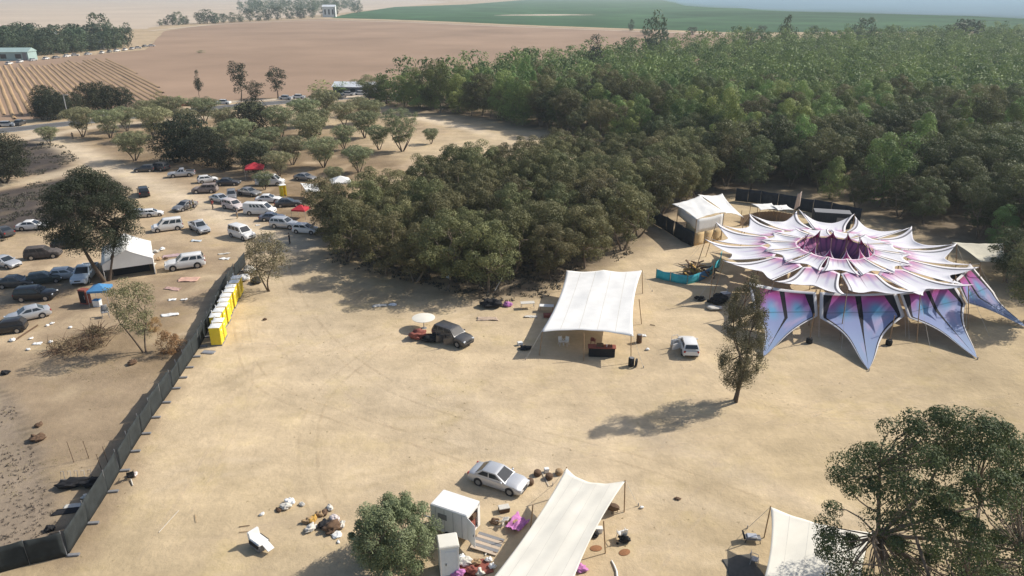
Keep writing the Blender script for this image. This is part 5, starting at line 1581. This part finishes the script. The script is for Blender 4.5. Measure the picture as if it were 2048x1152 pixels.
def bar():
    e = empty('bar_counter', G(1203, 711), R(-4), 'black bar counter under the white stretch tent', 'counter')
    MB().box((0, 0, .5), (2.7, .75, 1.0)).build('counter_front', m_blackc, e, bevel=.02)
    MB().box((0, .05, 1.03), (2.9, .95, .06)).build('counter_top', m_redbr, e, bevel=.01)
    MB().box((-.2, .1, 1.2), (.7, .4, .28)).build('crate', m_wood, e, bevel=.02)
    for k in range(3): MB().lathe([(.05, 0), (.06, .16), (.03, .24), (.03, .3)], 8, c=(.5 + k * .22, 0, 1.06)).build('bottle', m_glass if k else m_wplast, e, smooth=40)
bar()
def trailer():
    e = empty('kiosk_trailer', G(912, 1062), R(-26), 'white kiosk trailer with an open end behind the grey green shrub', 'trailer')
    sh = MB(); L, W, H, z = 2.9, 1.75, 1.95, .45
    sh.box((0, -W / 2, z + H / 2), (L, .06, H)); sh.box((0, W / 2, z + H / 2), (L, .06, H)); sh.box((-L / 2, 0, z + H / 2), (.06, W, H)); sh.box((0, 0, z + .03), (L, W, .06))
    sh.box((L / 2, W / 2 - .15, z + H / 2), (.06, .3, H)); sh.box((L / 2, 0, z + H - .1), (.06, W, .2))
    sh.build('shell', m_wplast, e)
    MB().box((0, 0, z + H + .05), (L + .1, W + .1, .12), taper=.94).build('roof', m_wplast, e, bevel=.04)
    MB().box((L / 2 - .3, -.1, z + .5), (.5, .9, .9)).build('red_cupboard', m_redbr, e, bevel=.02)
    MB().box((L / 2 - .25, .3, z + 1.15), (.4, .5, .4)).build('crate', m_wood, e)
    d = MB().box((.5, 0, z + H / 2), (1.0, .05, H - .1)).build('door', m_wplast, e, (L / 2, -W / 2, 0), R(-30), bevel=.01)
    MB().box((.85, -.04, z + 1.0), (.05, .05, .16)).build('handle', m_gplast, d)
    for y in (-W / 2 + .02, W / 2 - .02):
        w = MB().lathe([(.2, -.09), (.3, -.09), (.3, .09), (.2, .09)], 14, c=(-.1, y, .3), axis='Y').build('wheel', m_tyre, e, smooth=40)
    for k in range(4): MB().box((-L * .36 + k * L * .24, -W / 2 - .036, z + H / 2), (.03, .02, H * .94)).build('panel_joint', m_steel, e)
    MB().box((-.5, -W / 2 - .045, z + 1.3), (.7, .03, .45)).build('side_hatch', m_gplast, e, bevel=.008)
    MB().box((-L / 2 - .6, 0, .42), (1.2, .08, .08)).build('drawbar', m_steel, e)
trailer()
def cabin():
    e = empty('portable_cabin', G(898, 1140), R(12), 'pale blue white portable cabin between the shrub and the long tent', 'cabin')
    w, d, h = 1.25, 1.25, 2.25
    m_pb = mat('pale_blue_plastic', (.60, .66, .70), .5, .05, 3)
    MB().box((0, 0, .1 + h / 2), (w, d, h)).build('cabin_body', m_pb, e, bevel=.03)
    MB().box((.07, -d / 2 - .012, 1.15), (.72, .03, 1.9)).build('door', m_pb, e, bevel=.01)
    MB().box((-.24, -d / 2 - .045, 1.1), (.05, .05, .16)).build('handle', m_blackc, e)
    for x in (-w / 2 + .06, w / 2 - .06): MB().box((x, -d / 2 - .006, 1.2), (.07, .04, 2.15)).build('corner_post', m_wplast, e)
    MB().box((0, 0, .1 + h + .07), (w + .12, d + .12, .16), taper=.92).build('roof', m_cream, e, bevel=.03)
    MB().box((0, 0, .05), (w, d, .1)).build('base', m_gplast, e)
cabin()
def ramp():
    e = empty('wooden_ramp', G(975, 1090), R(-20), 'grey wooden ramp beside the kiosk trailer', 'ramp')
    for k in range(6): MB().box((0, -.7 + k * .28, .14), (1.9, .26, .05), ry=R(4)).build('plank', m_gplast if k % 2 else MATS['stubble'], e)
    for y in (-.6, .6): MB().box((0, y, .06), (1.8, .08, .12)).build('joist', m_wood, e)
ramp()

# ------------------------------------------------------------------ furniture and scattered belongings
def chair(px, py, rz, m, label, tip=0, s=1.0):
    e = empty('plastic_chair', G(px, py), R(rz), label, 'chair')
    e.scale = (s,) * 3
    if tip: e.rotation_euler = (R(tip), 0, R(rz)); e.location.z = .24 * s
    solid(MB().grid(lambda u, v: ((u - .5) * .48, (v - .5) * .46, .44 - .03 * math.sin(PI * u) * math.sin(PI * v)), 5, 5).build('seat', m, e, smooth=60), .03)
    solid(MB().grid(lambda u, v: ((u - .5) * .48 * (1 - .15 * v), .23 + .10 * v - .05 * math.sin(PI * u), .46 + .46 * v), 5, 5).build('backrest', m, e, smooth=60), .03)
    for sx in (-1, 1):
        for sy in (-1, 1): MB().tube([(sx * .20, sy * .19, .44), (sx * .24, sy * .24, 0)], .022, 6).build('leg', m, e)
        MB().tube([(sx * .25, -.2, .44), (sx * .26, -.16, .64), (sx * .25, .24, .66)], .02, 6).build('armrest', m, e)
    return e
def table(px, py, r, h, m, label, rz=0):
    e = empty('round_table', G(px, py), R(rz), label, 'table')
    MB().lathe([(r * .98, 0), (r, .02), (r, .045), (r * .97, .06)], 28, c=(0, 0, h - .06)).build('table_top', m, e, smooth=30)
    MB().lathe([(.06, .03), (.05, h - .06)], 10).build('stem', m_steel, e, smooth=40)
    MB().lathe([(.34, 0), (.32, .03), (.08, .06)], 16).build('foot', m_gplast, e, smooth=40)
    return e
def bench_table(px, py, rz, mtop, mleg, label, L=1.7, W=.75, H=.72):
    e = empty('folding_table', G(px, py), R(rz), label, 'table')
    MB().box((0, 0, H), (L, W, .05)).build('table_top', mtop, e, bevel=.012)
    for sx in (-1, 1):
        for sy in (-1, 1): MB().tube([(sx * L * .42, sy * W * .4, H - .03), (sx * L * .45, sy * W * .42, 0)], .022, 6).build('leg', mleg, e)
        MB().tube([(sx * L * .435, -W * .4, H * .4), (sx * L * .435, W * .4, H * .4)], .015, 5).build('stretcher', mleg, e)
    return e
def box(px, py, rz, d, m, label, lid=None, name='cool_box', cat='box', tip=0):
    e = empty(name, G(px, py), R(rz), label, cat)
    MB().box((0, 0, d[2] / 2), d, taper=1.05).build('box_body', m, e, bevel=.02)
    if lid:
        MB().box((0, 0, d[2] + .03), (d[0] * 1.07, d[1] * 1.07, .07)).build('lid', lid, e, bevel=.015)
        for s in (-1, 1): MB().tube([(s * d[0] * .56, -.1, d[2] * .7), (s * d[0] * .62, 0, d[2] * .72), (s * d[0] * .56, .1, d[2] * .7)], .012, 5).build('handle', m_gplast, e)
    else:
        for s in (-1, 1): MB().box((0, s * d[1] * .62, d[2] * .97), (d[0] * .98, d[1] * .32, .012), rx=s * -.5).build('flap', m, e)
    return e
def heap(px, py, r, h, m, label, seed, name='cloth_heap', cat='cloth', sx=1.2, sy=.9, rz=0, rough=.9, extra=None):
    me = lump(r, h, seed, 4, sx, sy, rough); me.materials.append(m)
    return tag(link(name, me, None, G(px, py), R(rz)), label, cat)
def sheet(px, py, w, d, m, label, seed, rz=0, name='ground_sheet', cat='cloth', h=.10):
    g = np.random.default_rng(seed)
    def fn(u, v):
        n = float(fbm(np.array([u * 4 + seed * 7.0]), np.array([v * 4 + 3.0]), 3)[0])
        k = 1 + .25 * (float(vnoise(np.array([math.atan2(v - .5, u - .5) * 1.5 + 10 + seed]), np.array([2.0]))[0]) - .5)
        return ((u - .5) * w * k, (v - .5) * d * k, .03 + h * max(0, n - .25) * 2)
    o = MB().grid(fn, 16, 12).build(name, m, None, G(px, py), R(rz), smooth=70)
    solid(o, .012)
    return tag(o, label, cat)
def pouf(px, py, m, label, r=.3, h=.4):
    e = empty('pouf_stool', G(px, py), 0, label, 'stool')
    MB().lathe([(r * .85, 0), (r, .06), (r * 1.02, h * .6), (r * .95, h - .05), (r * .8, h)], 16).build('cushion', m, e, smooth=50)
    MB().lathe([(r * 1.03, h * .48), (r * 1.045, h * .52), (r * 1.03, h * .56)], 16, cap=False).build('piping', m_trim, e, smooth=50)
    return e
def stick(px0, py0, px1, py1, r, m, label, z0=.06, z1=.06, name='wooden_pole', cat='pole'):
    a = G(px0, py0); b = G(px1, py1); o = a.copy(); b = b - a
    return tag(MB().tube([(0, 0, z0), b * .5 + Vector((0, 0, (z0 + z1) / 2 + .01)), b + Vector((0, 0, z1))], [r, r * .95, r * .85], 7).build(name, m, None, o, smooth=50), label, cat)

# by the grey car with open doors
e = table(848, 656, 1.3, 1.3, m_cream, 'big round cream table top standing behind the dark grey car')
heap(838, 676, .9, .7, m_redbr, 'dark red heap of blankets left of the grey car', 1, rough=1.1)
heap(862, 682, .8, .6, m_blackc, 'black heap of bags against the left of the grey car', 2, 'bag_heap', 'bags')
chair(880, 655, 40, m_blackc, 'black chair behind the grey car with open doors', 60)
# under and around the white stretch tent
chair(1122, 690, 20, m_wplast, 'white plastic chair at the shaded front left of the stretch tent')
chair(1132, 690, -30, m_wplast, 'second white plastic chair, right beside the first at the tent front left')
chair(1186, 688, 160, m_redbr, 'dark red chair behind the bar counter')
bench_table(1093, 622, -5, m_wplast, m_redbr, 'folding table with white top and red legs left of the stretch tent')
bench_table(1055, 616, 8, m_rope, m_steel, 'pale folding table left of the red legged one')
box(1100, 634, 4, (1.5, .5, .42), m_redbr, 'dark red bench in front of the red legged table', name='bench', cat='bench')
sheet(1062, 634, 1.6, .5, m_rope, 'pale strip of cloth below the pale folding table', 5)
heap(984, 612, 1.1, .9, m_blackc, 'black tarpaulin heap at the grove edge', 3, 'tarpaulin_heap', 'tarpaulin')
sheet(975, 638, 2.4, 1.0, mat('tan_cloth', (.42, .32, .24), .9, .2, 2), 'tan groundsheet below the black tarpaulin heap', 6)
heap(1015, 612, .5, .45, m_pink, 'small magenta heap right of the black tarpaulin heap', 4)
stick(990, 588, 1012, 566, .05, m_rope, 'pale pole leaning from the black tarpaulin heap', .5, 1.6)
heap(1050, 698, .55, .28, m_blackc, 'black bundle on the sand left of the stretch tent front', 5, 'bundle', 'bag')
box(1040, 690, 20, (.5, .4, .3), m_wplast, 'small white box beside the black bundle', m_wplast)
sheet(760, 612, 1.8, .7, m_rope, 'pale sheet on the shaded sand left of the round table', 7, 15)
sheet(785, 610, 1.0, .6, m_wplast, 'small white sheet right of the pale one in the shade', 8, -20)
heap(898, 556, .3, .3, m_wplast, 'bright white bundle in the grove shade', 9, 'bundle', 'bag')
def barrel(px, py, label, m, ring_=True):
    e = empty('barrel', G(px, py), 0, label, 'barrel')
    MB().lathe([(.27, 0), (.3, .05), (.3, .3), (.315, .33), (.3, .36), (.3, .62), (.315, .65), (.3, .68), (.3, .92), (.27, .95)], 18).build('drum', m, e, smooth=40)
    MB().lathe([(.24, .955), (.22, .975)], 16).build('lid', m_gplast, e)
    return e
barrel(1262, 732, 'black barrel in front of the right corner of the stretch tent', m_blackc)
MBt = MB().lathe([(.30, -.09), (.42, -.08), (.45, 0), (.42, .08), (.30, .09)], 20, axis='Y', cap=False)
tag(MBt.build('spare_tyre', m_tyre, None, G(1272, 733) + Vector((0, 0, .44)), R(70), smooth=50), 'black tyre standing right beside the black barrel', 'tyre')
barrel(1278, 685, 'dark weight barrel at the right side of the stretch tent', m_wood)
sheet(1285, 672, .8, .5, m_wplast, 'white sheet on the sand right of the stretch tent', 11)
heap(1400, 600, .55, .5, m_blackc, 'dark sack left of the covered generator', 12, 'sack', 'bag')
def generator():
    e = empty('generator', G(1436, 606), .3, 'dark covered generator beside the turquoise fence', 'generator')
    me = lump(1.1, 1.2, 14, 4, 1.1, .8, .8); me.materials.append(m_blackc); link('cover', me, e)
    MB().box((1.0, .1, .6), (1.0, .8, 1.1)).build('casing', m_gplast, e, bevel=.06)
    MB().box((1.0, .1, 1.18), (1.05, .85, .06)).build('casing_lid', m_steel, e, bevel=.02)
    MB().tube([(1.35, .3, 1.2), (1.35, .3, 1.6)], .04, 8).build('exhaust', m_steel, e)
generator()
heap(1428, 618, .7, .35, m_rope, 'pale cloth heap in front of the covered generator', 15)
stick(1300, 650, 1310, 652, .04, m_wood, 'short dark stick on the sand near the tent', name='stick', cat='stick')
pole_e = empty('thin_pole', G(1418, 604), 0, 'thin upright wooden pole rising in front of the turquoise fence', 'pole')
pole(pole_e, (0, 0, 0), (.1, 0, 5.2), .05); MB().lathe([(.3, 0), (.28, .25), (.1, .3)], 12).build('weight', m_blackc, pole_e)

# near foreground around the long tent
for i, (x, y, m, l) in enumerate([(1060, 968, m_wood, 'brown stool nearest the front of the silver sedan'), (1075, 950, m_wood, 'brown stool farthest from the tent'), (1098, 957, m_wood, 'brown stool between the white box and the tent'), (1118, 948, m_planks, 'brown stool at the tent corner')]):
    pouf(x, y, m, l)
box(1093, 944, 10, (.35, .3, .3), m_wplast, 'small white box between the brown stools', m_wplast)
stick(1084, 946, 1098, 974, .03, m_rope, 'pale stick lying among the brown stools')
box(1008, 1022, 15, (.75, .5, .35), m_wood, 'dark wooden box with a pale cushion on the sand', m_rope, 'wooden_box')
chair(995, 1048, 70, m_rope, 'pale camping chair left of the magenta cloth', 80)
heap(990, 1046, .3, .3, m_wood, 'small brown sack under the pale camping chair', 16, 'sack', 'bag')
heap(1022, 1046, .38, .22, m_planks, 'tan bundle right of the camping chair', 17, 'bundle', 'bag')
sheet(1034, 1052, 1.0, 1.7, m_pink, 'magenta cloth draped beside the long tent', 18, -35, h=.5)
stick(970, 1112, 993, 1080, .05, m_rope, 'pale pole lying along the wooden ramp', name='wooden_pole')
for i, (x, y, m, r, l) in enumerate([(925, 1118, m_wplast, .28, 'white bucket shaped bundle right of the portable cabin'), (930, 1128, m_rope, .4, 'pale bag on the sand right of the portable cabin'), (952, 1128, m_planks, .3, 'tan bag below the wooden ramp'), (945, 1145, m_redbr, .35, 'dark red bag near the lower edge below the ramp'),
                                     (915, 1150, m_pink, .4, 'rosy bundle at the lower edge beside the cabin'), (978, 1122, m_wplast, .22, 'small white bundle at the left edge of the long tent'), (985, 1135, m_wplast, .25, 'white bag against the lower left edge of the long tent'), (960, 1148, m_rope, .3, 'pale bundle at the lower edge left of the long tent')]):
    heap(x, y, r, r * 1.1, m, l, 20 + i, 'bundle', 'bag', 1.1, .9)
sheet(940, 1140, 2.6, 1.4, m_redbr, 'brown rug on the ground by the portable cabin', 27, 20, 'rug', 'rug', .03)
# right of the long tent
def wicker(px, py):
    e = empty('wicker_chair', G(px, py), R(120), 'round brown wicker chair at the right edge of the long tent', 'chair')
    MB().lathe([(.42, .30), (.46, .36), (.40, .40), (.1, .38)], 18).build('seat', m_wood, e, smooth=50)
    solid(MB().grid(lambda u, v: (math.cos(-.4 + u * 4) * (.46 + .08 * v), math.sin(-.4 + u * 4) * (.46 + .08 * v), .38 + .5 * v * math.sin(PI * u) ** .5), 14, 4).build('backrest', m_wood, e, smooth=60), .05)
    for k in range(4): MB().tube([(.3 * math.cos(k * 1.57 + .7), .3 * math.sin(k * 1.57 + .7), .32), (.36 * math.cos(k * 1.57 + .7), .36 * math.sin(k * 1.57 + .7), 0)], .025, 6).build('leg', m_wood, e)
wicker(1226, 1022)
chair(1243, 1078, 200, m_wplast, 'white plastic chair with a black bag beside it, right of the long tent', 0, 1.15)
heap(1249, 1084, .34, .5, m_blackc, 'black rucksack against the white chair', 31, 'rucksack', 'bag')
heap(1235, 1088, .09, .12, m_blackc, 'small black bundle at the foot of the white chair', 32, 'bundle', 'bag')
box(1198, 1064, 0, (.45, .35, .35), m_wplast, 'white cool box at the right edge of the long tent', m_wplast)
heap(1188, 1072, .3, .3, m_blackc, 'dark bag by the white cool box', 33, 'bag', 'bag')
for (x, y, rz, l) in [(1192, 1097, 8, 'oval brown mat right of the tent, the left one'), (1249, 1105, 28, 'oval brown mat on the sand below the white chair')]:
    e = tag(MB().lathe([(.42, .012), (.42, .03), (.38, .04)], 20).build('floor_mat', mat('brown_mat', (.26, .125, .06), .9, .2, 6), None, G(x, y), R(rz), smooth=40), l, 'mat'); e.scale = (1, .7, 1)
def horn(px, py):
    a = G(px, py)
    return tag(MB().tube([(0, 0, .05), (.12, -.5, .07), (.2, -1.0, .07), (.17, -1.5, .07), (.2, -2.0, .06)], [.05, .065, .07, .075, .08], 8).build('white_pipe', m_wplast, None, a, smooth=50), 'bent white pipe lying on the sand at the lower edge', 'pipe')
horn(1223, 1122)
heap(1160, 1140, .4, .3, m_pink, 'rosy cushion under the lower right edge of the long tent', 34, 'cushion', 'cushion')
heap(1355, 998, .22, .12, m_wood, 'small brown bundle alone on the open sand', 35, 'bundle', 'bag')
heap(1283, 1016, .14, .16, m_wplast, 'small white bundle on the sand right of the wicker chair', 36, 'bundle', 'bag')
# left of the near right tent
def cooler():
    e = empty('beach_recliner', G(1504, 1082), R(-6), 'grey white padded recliner left of the rightmost tent', 'recliner')
    MB().box((0, 0, .32), (1.1, .55, .14)).build('seat_pad', m_gplast, e, bevel=.05)
    MB().box((-.05, .02, .43), (.7, .5, .10)).build('cushion', MATS['paint_silver'], e, bevel=.04)
    for sx in (-.45, .45):
        for sy in (-.22, .22): MB().tube([(sx, sy, .3), (sx * 1.15, sy * 1.1, 0)], .025, 6).build('leg', m_blackc, e)
    MB().box((-.62, 0, .5), (.12, .5, .45), ry=-.3).build('headrest', m_blackc, e, bevel=.03)
cooler()
sheet(1484, 1136, 2.2, 2.0, mat('grey_rug', (.10, .095, .085), .95, .2, 3), 'dark grey rug beside the rightmost tent', 37, 10, 'rug', 'rug', .03)
chair(1508, 1128, 60, m_steel, 'thin pale frame chair on the dark grey rug')
# left foreground
def sofa():
    e = empty('white_armchair', G(520, 1094), R(-38), 'white sofa seat tipped on its side alone on the sand', 'armchair')
    MB().box((0, 0, .28), (1.15, .85, .5)).build('seat_block', m_gplast, e, bevel=.06)
    MB().box((.05, .0, .62), (1.1, .8, .18)).build('cushion', m_wplast, e, bevel=.06)
    MB().box((-.55, .0, .75), (.2, .85, .85), ry=-.15).build('backrest', m_wplast, e, bevel=.05)
    MB().box((.85, .1, .5), (.8, .5, .06), ry=.35).build('loose_board', m_wplast, e, bevel=.01)
    for s in (-1, 1): MB().box((0, s * .44, .5), (1.0, .1, .3)).build('armrest', m_blackc, e, bevel=.03)
sofa()
stick(478, 1055, 500, 1052, .03, m_wood, 'thin dark stick behind the white sofa seat', name='stick', cat='stick')
stick(478, 1066, 498, 1064, .025, m_planks, 'thin stick just left of the white sofa seat', name='stick', cat='stick')
for i, (x, y, m, r, l) in enumerate([(524, 1030, m_wplast, .17, 'small white cup like bundle left of the litter'), (580, 1006, m_wplast, .36, 'white bag at the top of the litter by the sofa'), (572, 1016, m_rope, .34, 'pale bag below the white bag in the litter'), (557, 1022, m_wood, .2, 'small brown bundle left of the pale bag'),
                                     (604, 1010, m_rope, .2, 'small pale bundle right of the white bag'), (660, 1018, m_rope, .28, 'pale bundle with dark base above the big litter heap'), (650, 1028, m_wood, .25, 'brown bundle above the big litter heap'), (640, 1030, m_planks, .28, 'tan bundle left of the brown one'),
                                     (615, 1045, m_planks, .3, 'orange brown bag at the left of the big litter heap'), (625, 1042, m_ochre, .32, 'ochre bag at the left of the big litter heap'), (622, 1060, m_rope, .38, 'pale bag at the lower left of the big litter heap'), (648, 1052, m_blackc, .4, 'black bag in the middle of the big litter heap'),
                                     (665, 1060, m_wood, .55, 'largest dark bag of the litter heap'), (670, 1042, MATS['paint_rosy'], .36, 'rosy grey bag at the top of the litter heap'), (683, 1052, m_rope, .3, 'pale bag at the right end of the litter heap'), (672, 1070, m_wplast, .4, 'flat white bag at the lower end of the litter heap'), (677, 1085, m_wplast, .12, 'tiny white scrap below the litter heap')]):
    heap(x, y, r, r * (.9 if i != 15 else .4), m, l, 40 + i, 'bag', 'bag', 1.25, .85, random.uniform(0, 180))
stick(318, 1066, 358, 1022, .02, m_rope, 'long pale thin rod on the open sand', name='thin_rod', cat='rod')
stick(390, 1030, 393, 1046, .02, m_planks, 'short thin rod right of the long pale rod', name='thin_rod', cat='rod')
# behind the fence at the lower left: steel racks, tarps, boards
def rack(px, py, rz, label, n=5):
    e = empty('steel_rack', G(px, py), R(rz), label, 'rack')
    for k in range(n):
        MB().tube([(k * .5, 0, .02), (k * .5 + .1, .1, .8), (k * .5 + .3, .12, .8), (k * .5 + .28, 0, .02)], .02, 6).build('hoop', m_rope if k % 2 else m_steel, e)
    MB().tube([(0, .0, .12), (n * .5, .0, .12)], .02, 6).build('rail', m_steel, e)
rack(122, 962, 6, 'row of pale steel hoops behind the fence at the lower left')
for (x, y, h, l) in [(148, 925, 2.0, 'thin upright stake left of the other, behind the steel hoops'), (178, 917, 1.7, 'thin upright stake right of the other, behind the steel hoops'), (204, 942, 1.6, 'dark upright stake just behind the fence'), (216, 926, 1.6, 'dark upright stake farthest along behind the fence')]:
    tag(MB().tube([(0, 0, 0), (-.12, 0, h)], [.025, .02], 6).build('stake', m_wood, None, G(x, y)), l, 'stake')
heap(146, 972, .75, .5, m_blackc, 'black tarpaulin heap left of another one behind the fence', 61, 'tarpaulin_heap', 'tarpaulin', 1.5, .7, 15)
heap(184, 970, .65, .5, m_blackc, 'black tarpaulin heap touching the fence at the lower left', 62, 'tarpaulin_heap', 'tarpaulin', 1.2, .8, 20)
sheet(142, 1022, 2.3, .7, m_blackc, 'dark board lying behind the fence', 63, 12, 'board', 'board', .05)
sheet(148, 1012, 1.4, .5, m_rope, 'pale board lying above the dark board', 64, 12, 'board', 'board', .05)
heap(174, 995, .3, .2, m_rope, 'pale bundle on the ground against the fence', 65, 'bundle', 'bag')
chair(262, 952, 30, m_blackc, 'dark folding chair leaning on the sunny side of the fence', 70)
stick(262, 960, 266, 972, .05, m_rope, 'short pale pole beside the dark folding chair', .1, .05)
heap(266, 952, .3, .3, MATS['paint_rosy'], 'pale bundle by the dark folding chair', 66, 'bundle', 'bag')
box(418, 705, -8, (1.3, .5, .12), m_steel, 'flat grey bench beside the nearest toilet', name='bench', cat='bench')
# around the marquee and along the left fence
for i, (x, y, w, d, m, l) in enumerate([(376, 560, 2.6, 1.6, mat('faded_orange', (.55, .34, .26), .9, .15, 2), 'faded orange blanket below the white estate car'), (340, 630, 1.9, .9, m_wplast, 'large white sheet between the young tree and the fence'), (345, 600, .9, .6, m_wplast, 'white sheet in the sand, left one of a pair'), (368, 600, .8, .5, m_wplast, 'white sheet in the sand, right one of a pair'),
                                        (450, 518, 1.4, .7, m_wplast, 'white sheet above the top of the fence'), (448, 508, 1.5, .5, m_rope, 'pale sheet above the white one near the fence top'), (392, 482, 1.6, .9, mat('pale_blue_sheet', (.52, .56, .58), .9, .1, 2), 'pale blue groundsheet below the silver pickup'), (345, 578, 2.2, .8, mat('rose_rug', (.44, .29, .25), .9, .2, 2), 'faded rose rug below the orange blanket'),
                                        (400, 440, .9, .5, m_wplast, 'small white sheet behind the silver pickup'), (516, 451, .7, .4, m_wplast, 'small white scrap right of the panel van'), (345, 512, 2.4, 1.2, mat('mauve_cloth', (.40, .29, .29), .9, .2, 2), 'mauve blanket behind the white estate car'), (75, 688, .9, .5, m_wplast, 'white sheet on the sand below the silver sedan')]):
    sheet(x, y, w, d, m, l, 70 + i, random.uniform(-20, 20))
for i, (x, y, r, m, l) in enumerate([(303, 512, .35, m_wplast, 'white bag at the right corner of the marquee'), (312, 505, .4, m_rope, 'pale bag behind the right corner of the marquee'), (318, 520, .35, m_card, 'cardboard coloured bag right of the marquee'), (325, 500, .4, m_wplast, 'white bag between marquee and mauve blanket'), (308, 530, .3, m_rope, 'pale bag in front of the marquee corner'), (332, 518, .3, m_wood, 'brown bag left of the mauve blanket'),
                                     (95, 652, .2, m_wplast, 'tiny white bundle in the scrub, left one'), (104, 648, .22, m_wplast, 'tiny white bundle in the scrub, right one'), (141, 656, .2, m_wplast, 'tiny white bundle near the dead brush'), (25, 682, .3, m_wplast, 'white bundle at the end of the fallen log'), (62, 678, .22, m_wplast, 'white bundle below the fallen log'), (102, 685, .22, m_wplast, 'white bundle at the left of the dead brush'), (57, 700, .2, m_wplast, 'white bundle at the lower left of the dead brush'), (12, 748, .35, m_blackc, 'dark bundle at the left edge of the sand'), (76, 880, .5, m_wood, 'dark brown clod on the ground left of the stakes'), (78, 852, .3, m_wood, 'small dark clod above the bigger one'),
                                     (265, 728, .4, m_wood, 'dark bundle below the young tree'), (100, 1060, .3, m_blackc, 'dark clump in the corner of the screen fences'), (530, 640, .22, m_wood, 'small dark object alone on the sand right of the toilets'), (500, 545, .8, m_rope, 'pale junk heap at the end of the toilet row'), (490, 560, .7, m_wplast, 'white junk heap beside the last toilets'), (512, 566, .7, m_blackc, 'black junk heap under the small olive tree'), (1295, 700, .2, m_wplast, 'tiny white scrap between tent and hatchback')]):
    heap(x, y, r, r * .9, m, l, 90 + i, 'bundle', 'bag', 1.15, .9, random.uniform(0, 180))
stick(30, 682, 76, 652, .09, m_wood, 'fallen grey log on the sand below the silver sedan', .1, .12, 'fallen_log', 'log')
chair(212, 634, 30, m_gplast, 'grey chair below the blue canopy stall', 0, 1.5)
box(196, 612, 0, (.8, .6, .8), m_wplast, 'white box left under the blue canopy stall', m_blue)
def brush(px, py, r, label, seed, lm):
    g = np.random.default_rng(seed); e = empty('brush_pile', G(px, py), 0, label, 'brush')
    mb = MB()
    for k in range(90):
        a = g.normal(size=2) * r * .5; d = g.normal(size=3); d[2] = abs(d[2]) * .5; d /= np.linalg.norm(d); L_ = r * g.uniform(.4, 1.0)
        p = Vector((a[0], a[1], .05 + .5 * r * g.random() * max(0, 1 - np.hypot(*a) / r)))
        mb.tube([p, p + Vector(d) * L_ * .5 + Vector((0, 0, .06)), p + Vector(d) * L_], [.03, .022, .01], 4)
    tag(mb.build('branches', m_wood, e), kind='stuff')
    C = np.stack([g.normal(size=14) * r * .5, g.normal(size=14) * r * .4, np.abs(g.normal(size=14)) * .18 * r + .15], 1)
    V, F, t = leaves(C, np.full(14, r * .32), 70, .16, g, .6)
    link('dead_leaves', np_mesh('dead_leaves', V, F, lm, t), e)
lm_brush = leaf_mat('leaf_brush', (.085, .058, .038), (.20, .14, .085), trans=.1)
brush(195, 668, 1.7, 'upper dark pile of dead brush left of the young tree', 1, lm_brush)
brush(140, 700, 2.2, 'lower wide pile of dead brush left of the young tree', 2, lm_brush)
brush(185, 692, 1.5, 'small pile of dead brush between the two bigger ones', 3, lm_brush)

# ------------------------------------------------------------------ farm sheds far away, lamp post, roadside roof
def shed(px, py, rz, L, W, H, mw, mr, label):
    e = empty('farm_shed', G(px, py), R(rz), label, 'shed')
    MB().box((0, 0, H / 2), (L, W, H)).build('wall', mw, e)
    MB().add([(-L / 2 - .4, -W / 2 - .5, H), (L / 2 + .4, -W / 2 - .5, H), (L / 2 + .4, W / 2 + .5, H), (-L / 2 - .4, W / 2 + .5, H), (-L / 2 - .4, 0, H + W * .22), (L / 2 + .4, 0, H + W * .22)],
             [(0, 1, 5, 4), (2, 3, 4, 5), (1, 2, 5), (3, 0, 4), (0, 3, 2, 1)]).build('roof', mr, e)
    for k in range(3): MB().box((-L * .3 + k * L * .3, -W / 2 - .06, H * .5), (L * .12, .1, H * .5)).build('window', m_glass, e)
    MB().box((L * .43, -W / 2 - .06, H * .45), (L * .08, .1, H * .9)).build('door', m_gplast, e)
m_wallw = mat('shed_wall', (.62, .62, .60), .9, .1, .3); m_roofg = mat('shed_roof_green', (.30, .40, .38), .7, .1, .3); m_roofw = mat('shed_roof_pale', (.60, .62, .64), .6, .1, .3)
shed(18, 120, 4, 26, 9, 4.5, m_roofg, m_roofg, 'long pale green farm shed in front of the far left tree belt')
shed(208, 84, 12, 14, 9, 5, m_wallw, m_roofw, 'white roofed house among the farm trees, the farther one')
shed(192, 97, 10, 12, 7, 4, m_wallw, m_roofw, 'white roofed house among the farm trees, the nearer one')
shed(104, 92, 40, 8, 7, 8, m_wallw, m_roofw, 'tall white building glimpsed in the middle of the farm trees')
shed(660, 34, 5, 18, 12, 14, m_wallw, m_roofw, 'tiny white tower like building beyond the ploughed field')
shed(712, 186, -6, 15, 7, 2.6, m_gplast, m_roofw, 'low grey roofed building by the road at the wood corner')
lp = empty('lamp_post', G(139, 246), 0, 'thin grey lamp post by the road in front of the dark hedge', 'lamp post')
pole(lp, (0, 0, 0), (0, 0, Ht(139, 246, 190)), .12, m_steel); MB().box((.6, 0, Ht(139, 246, 190)), (1.4, .25, .14)).build('lamp_head', m_steel, lp)
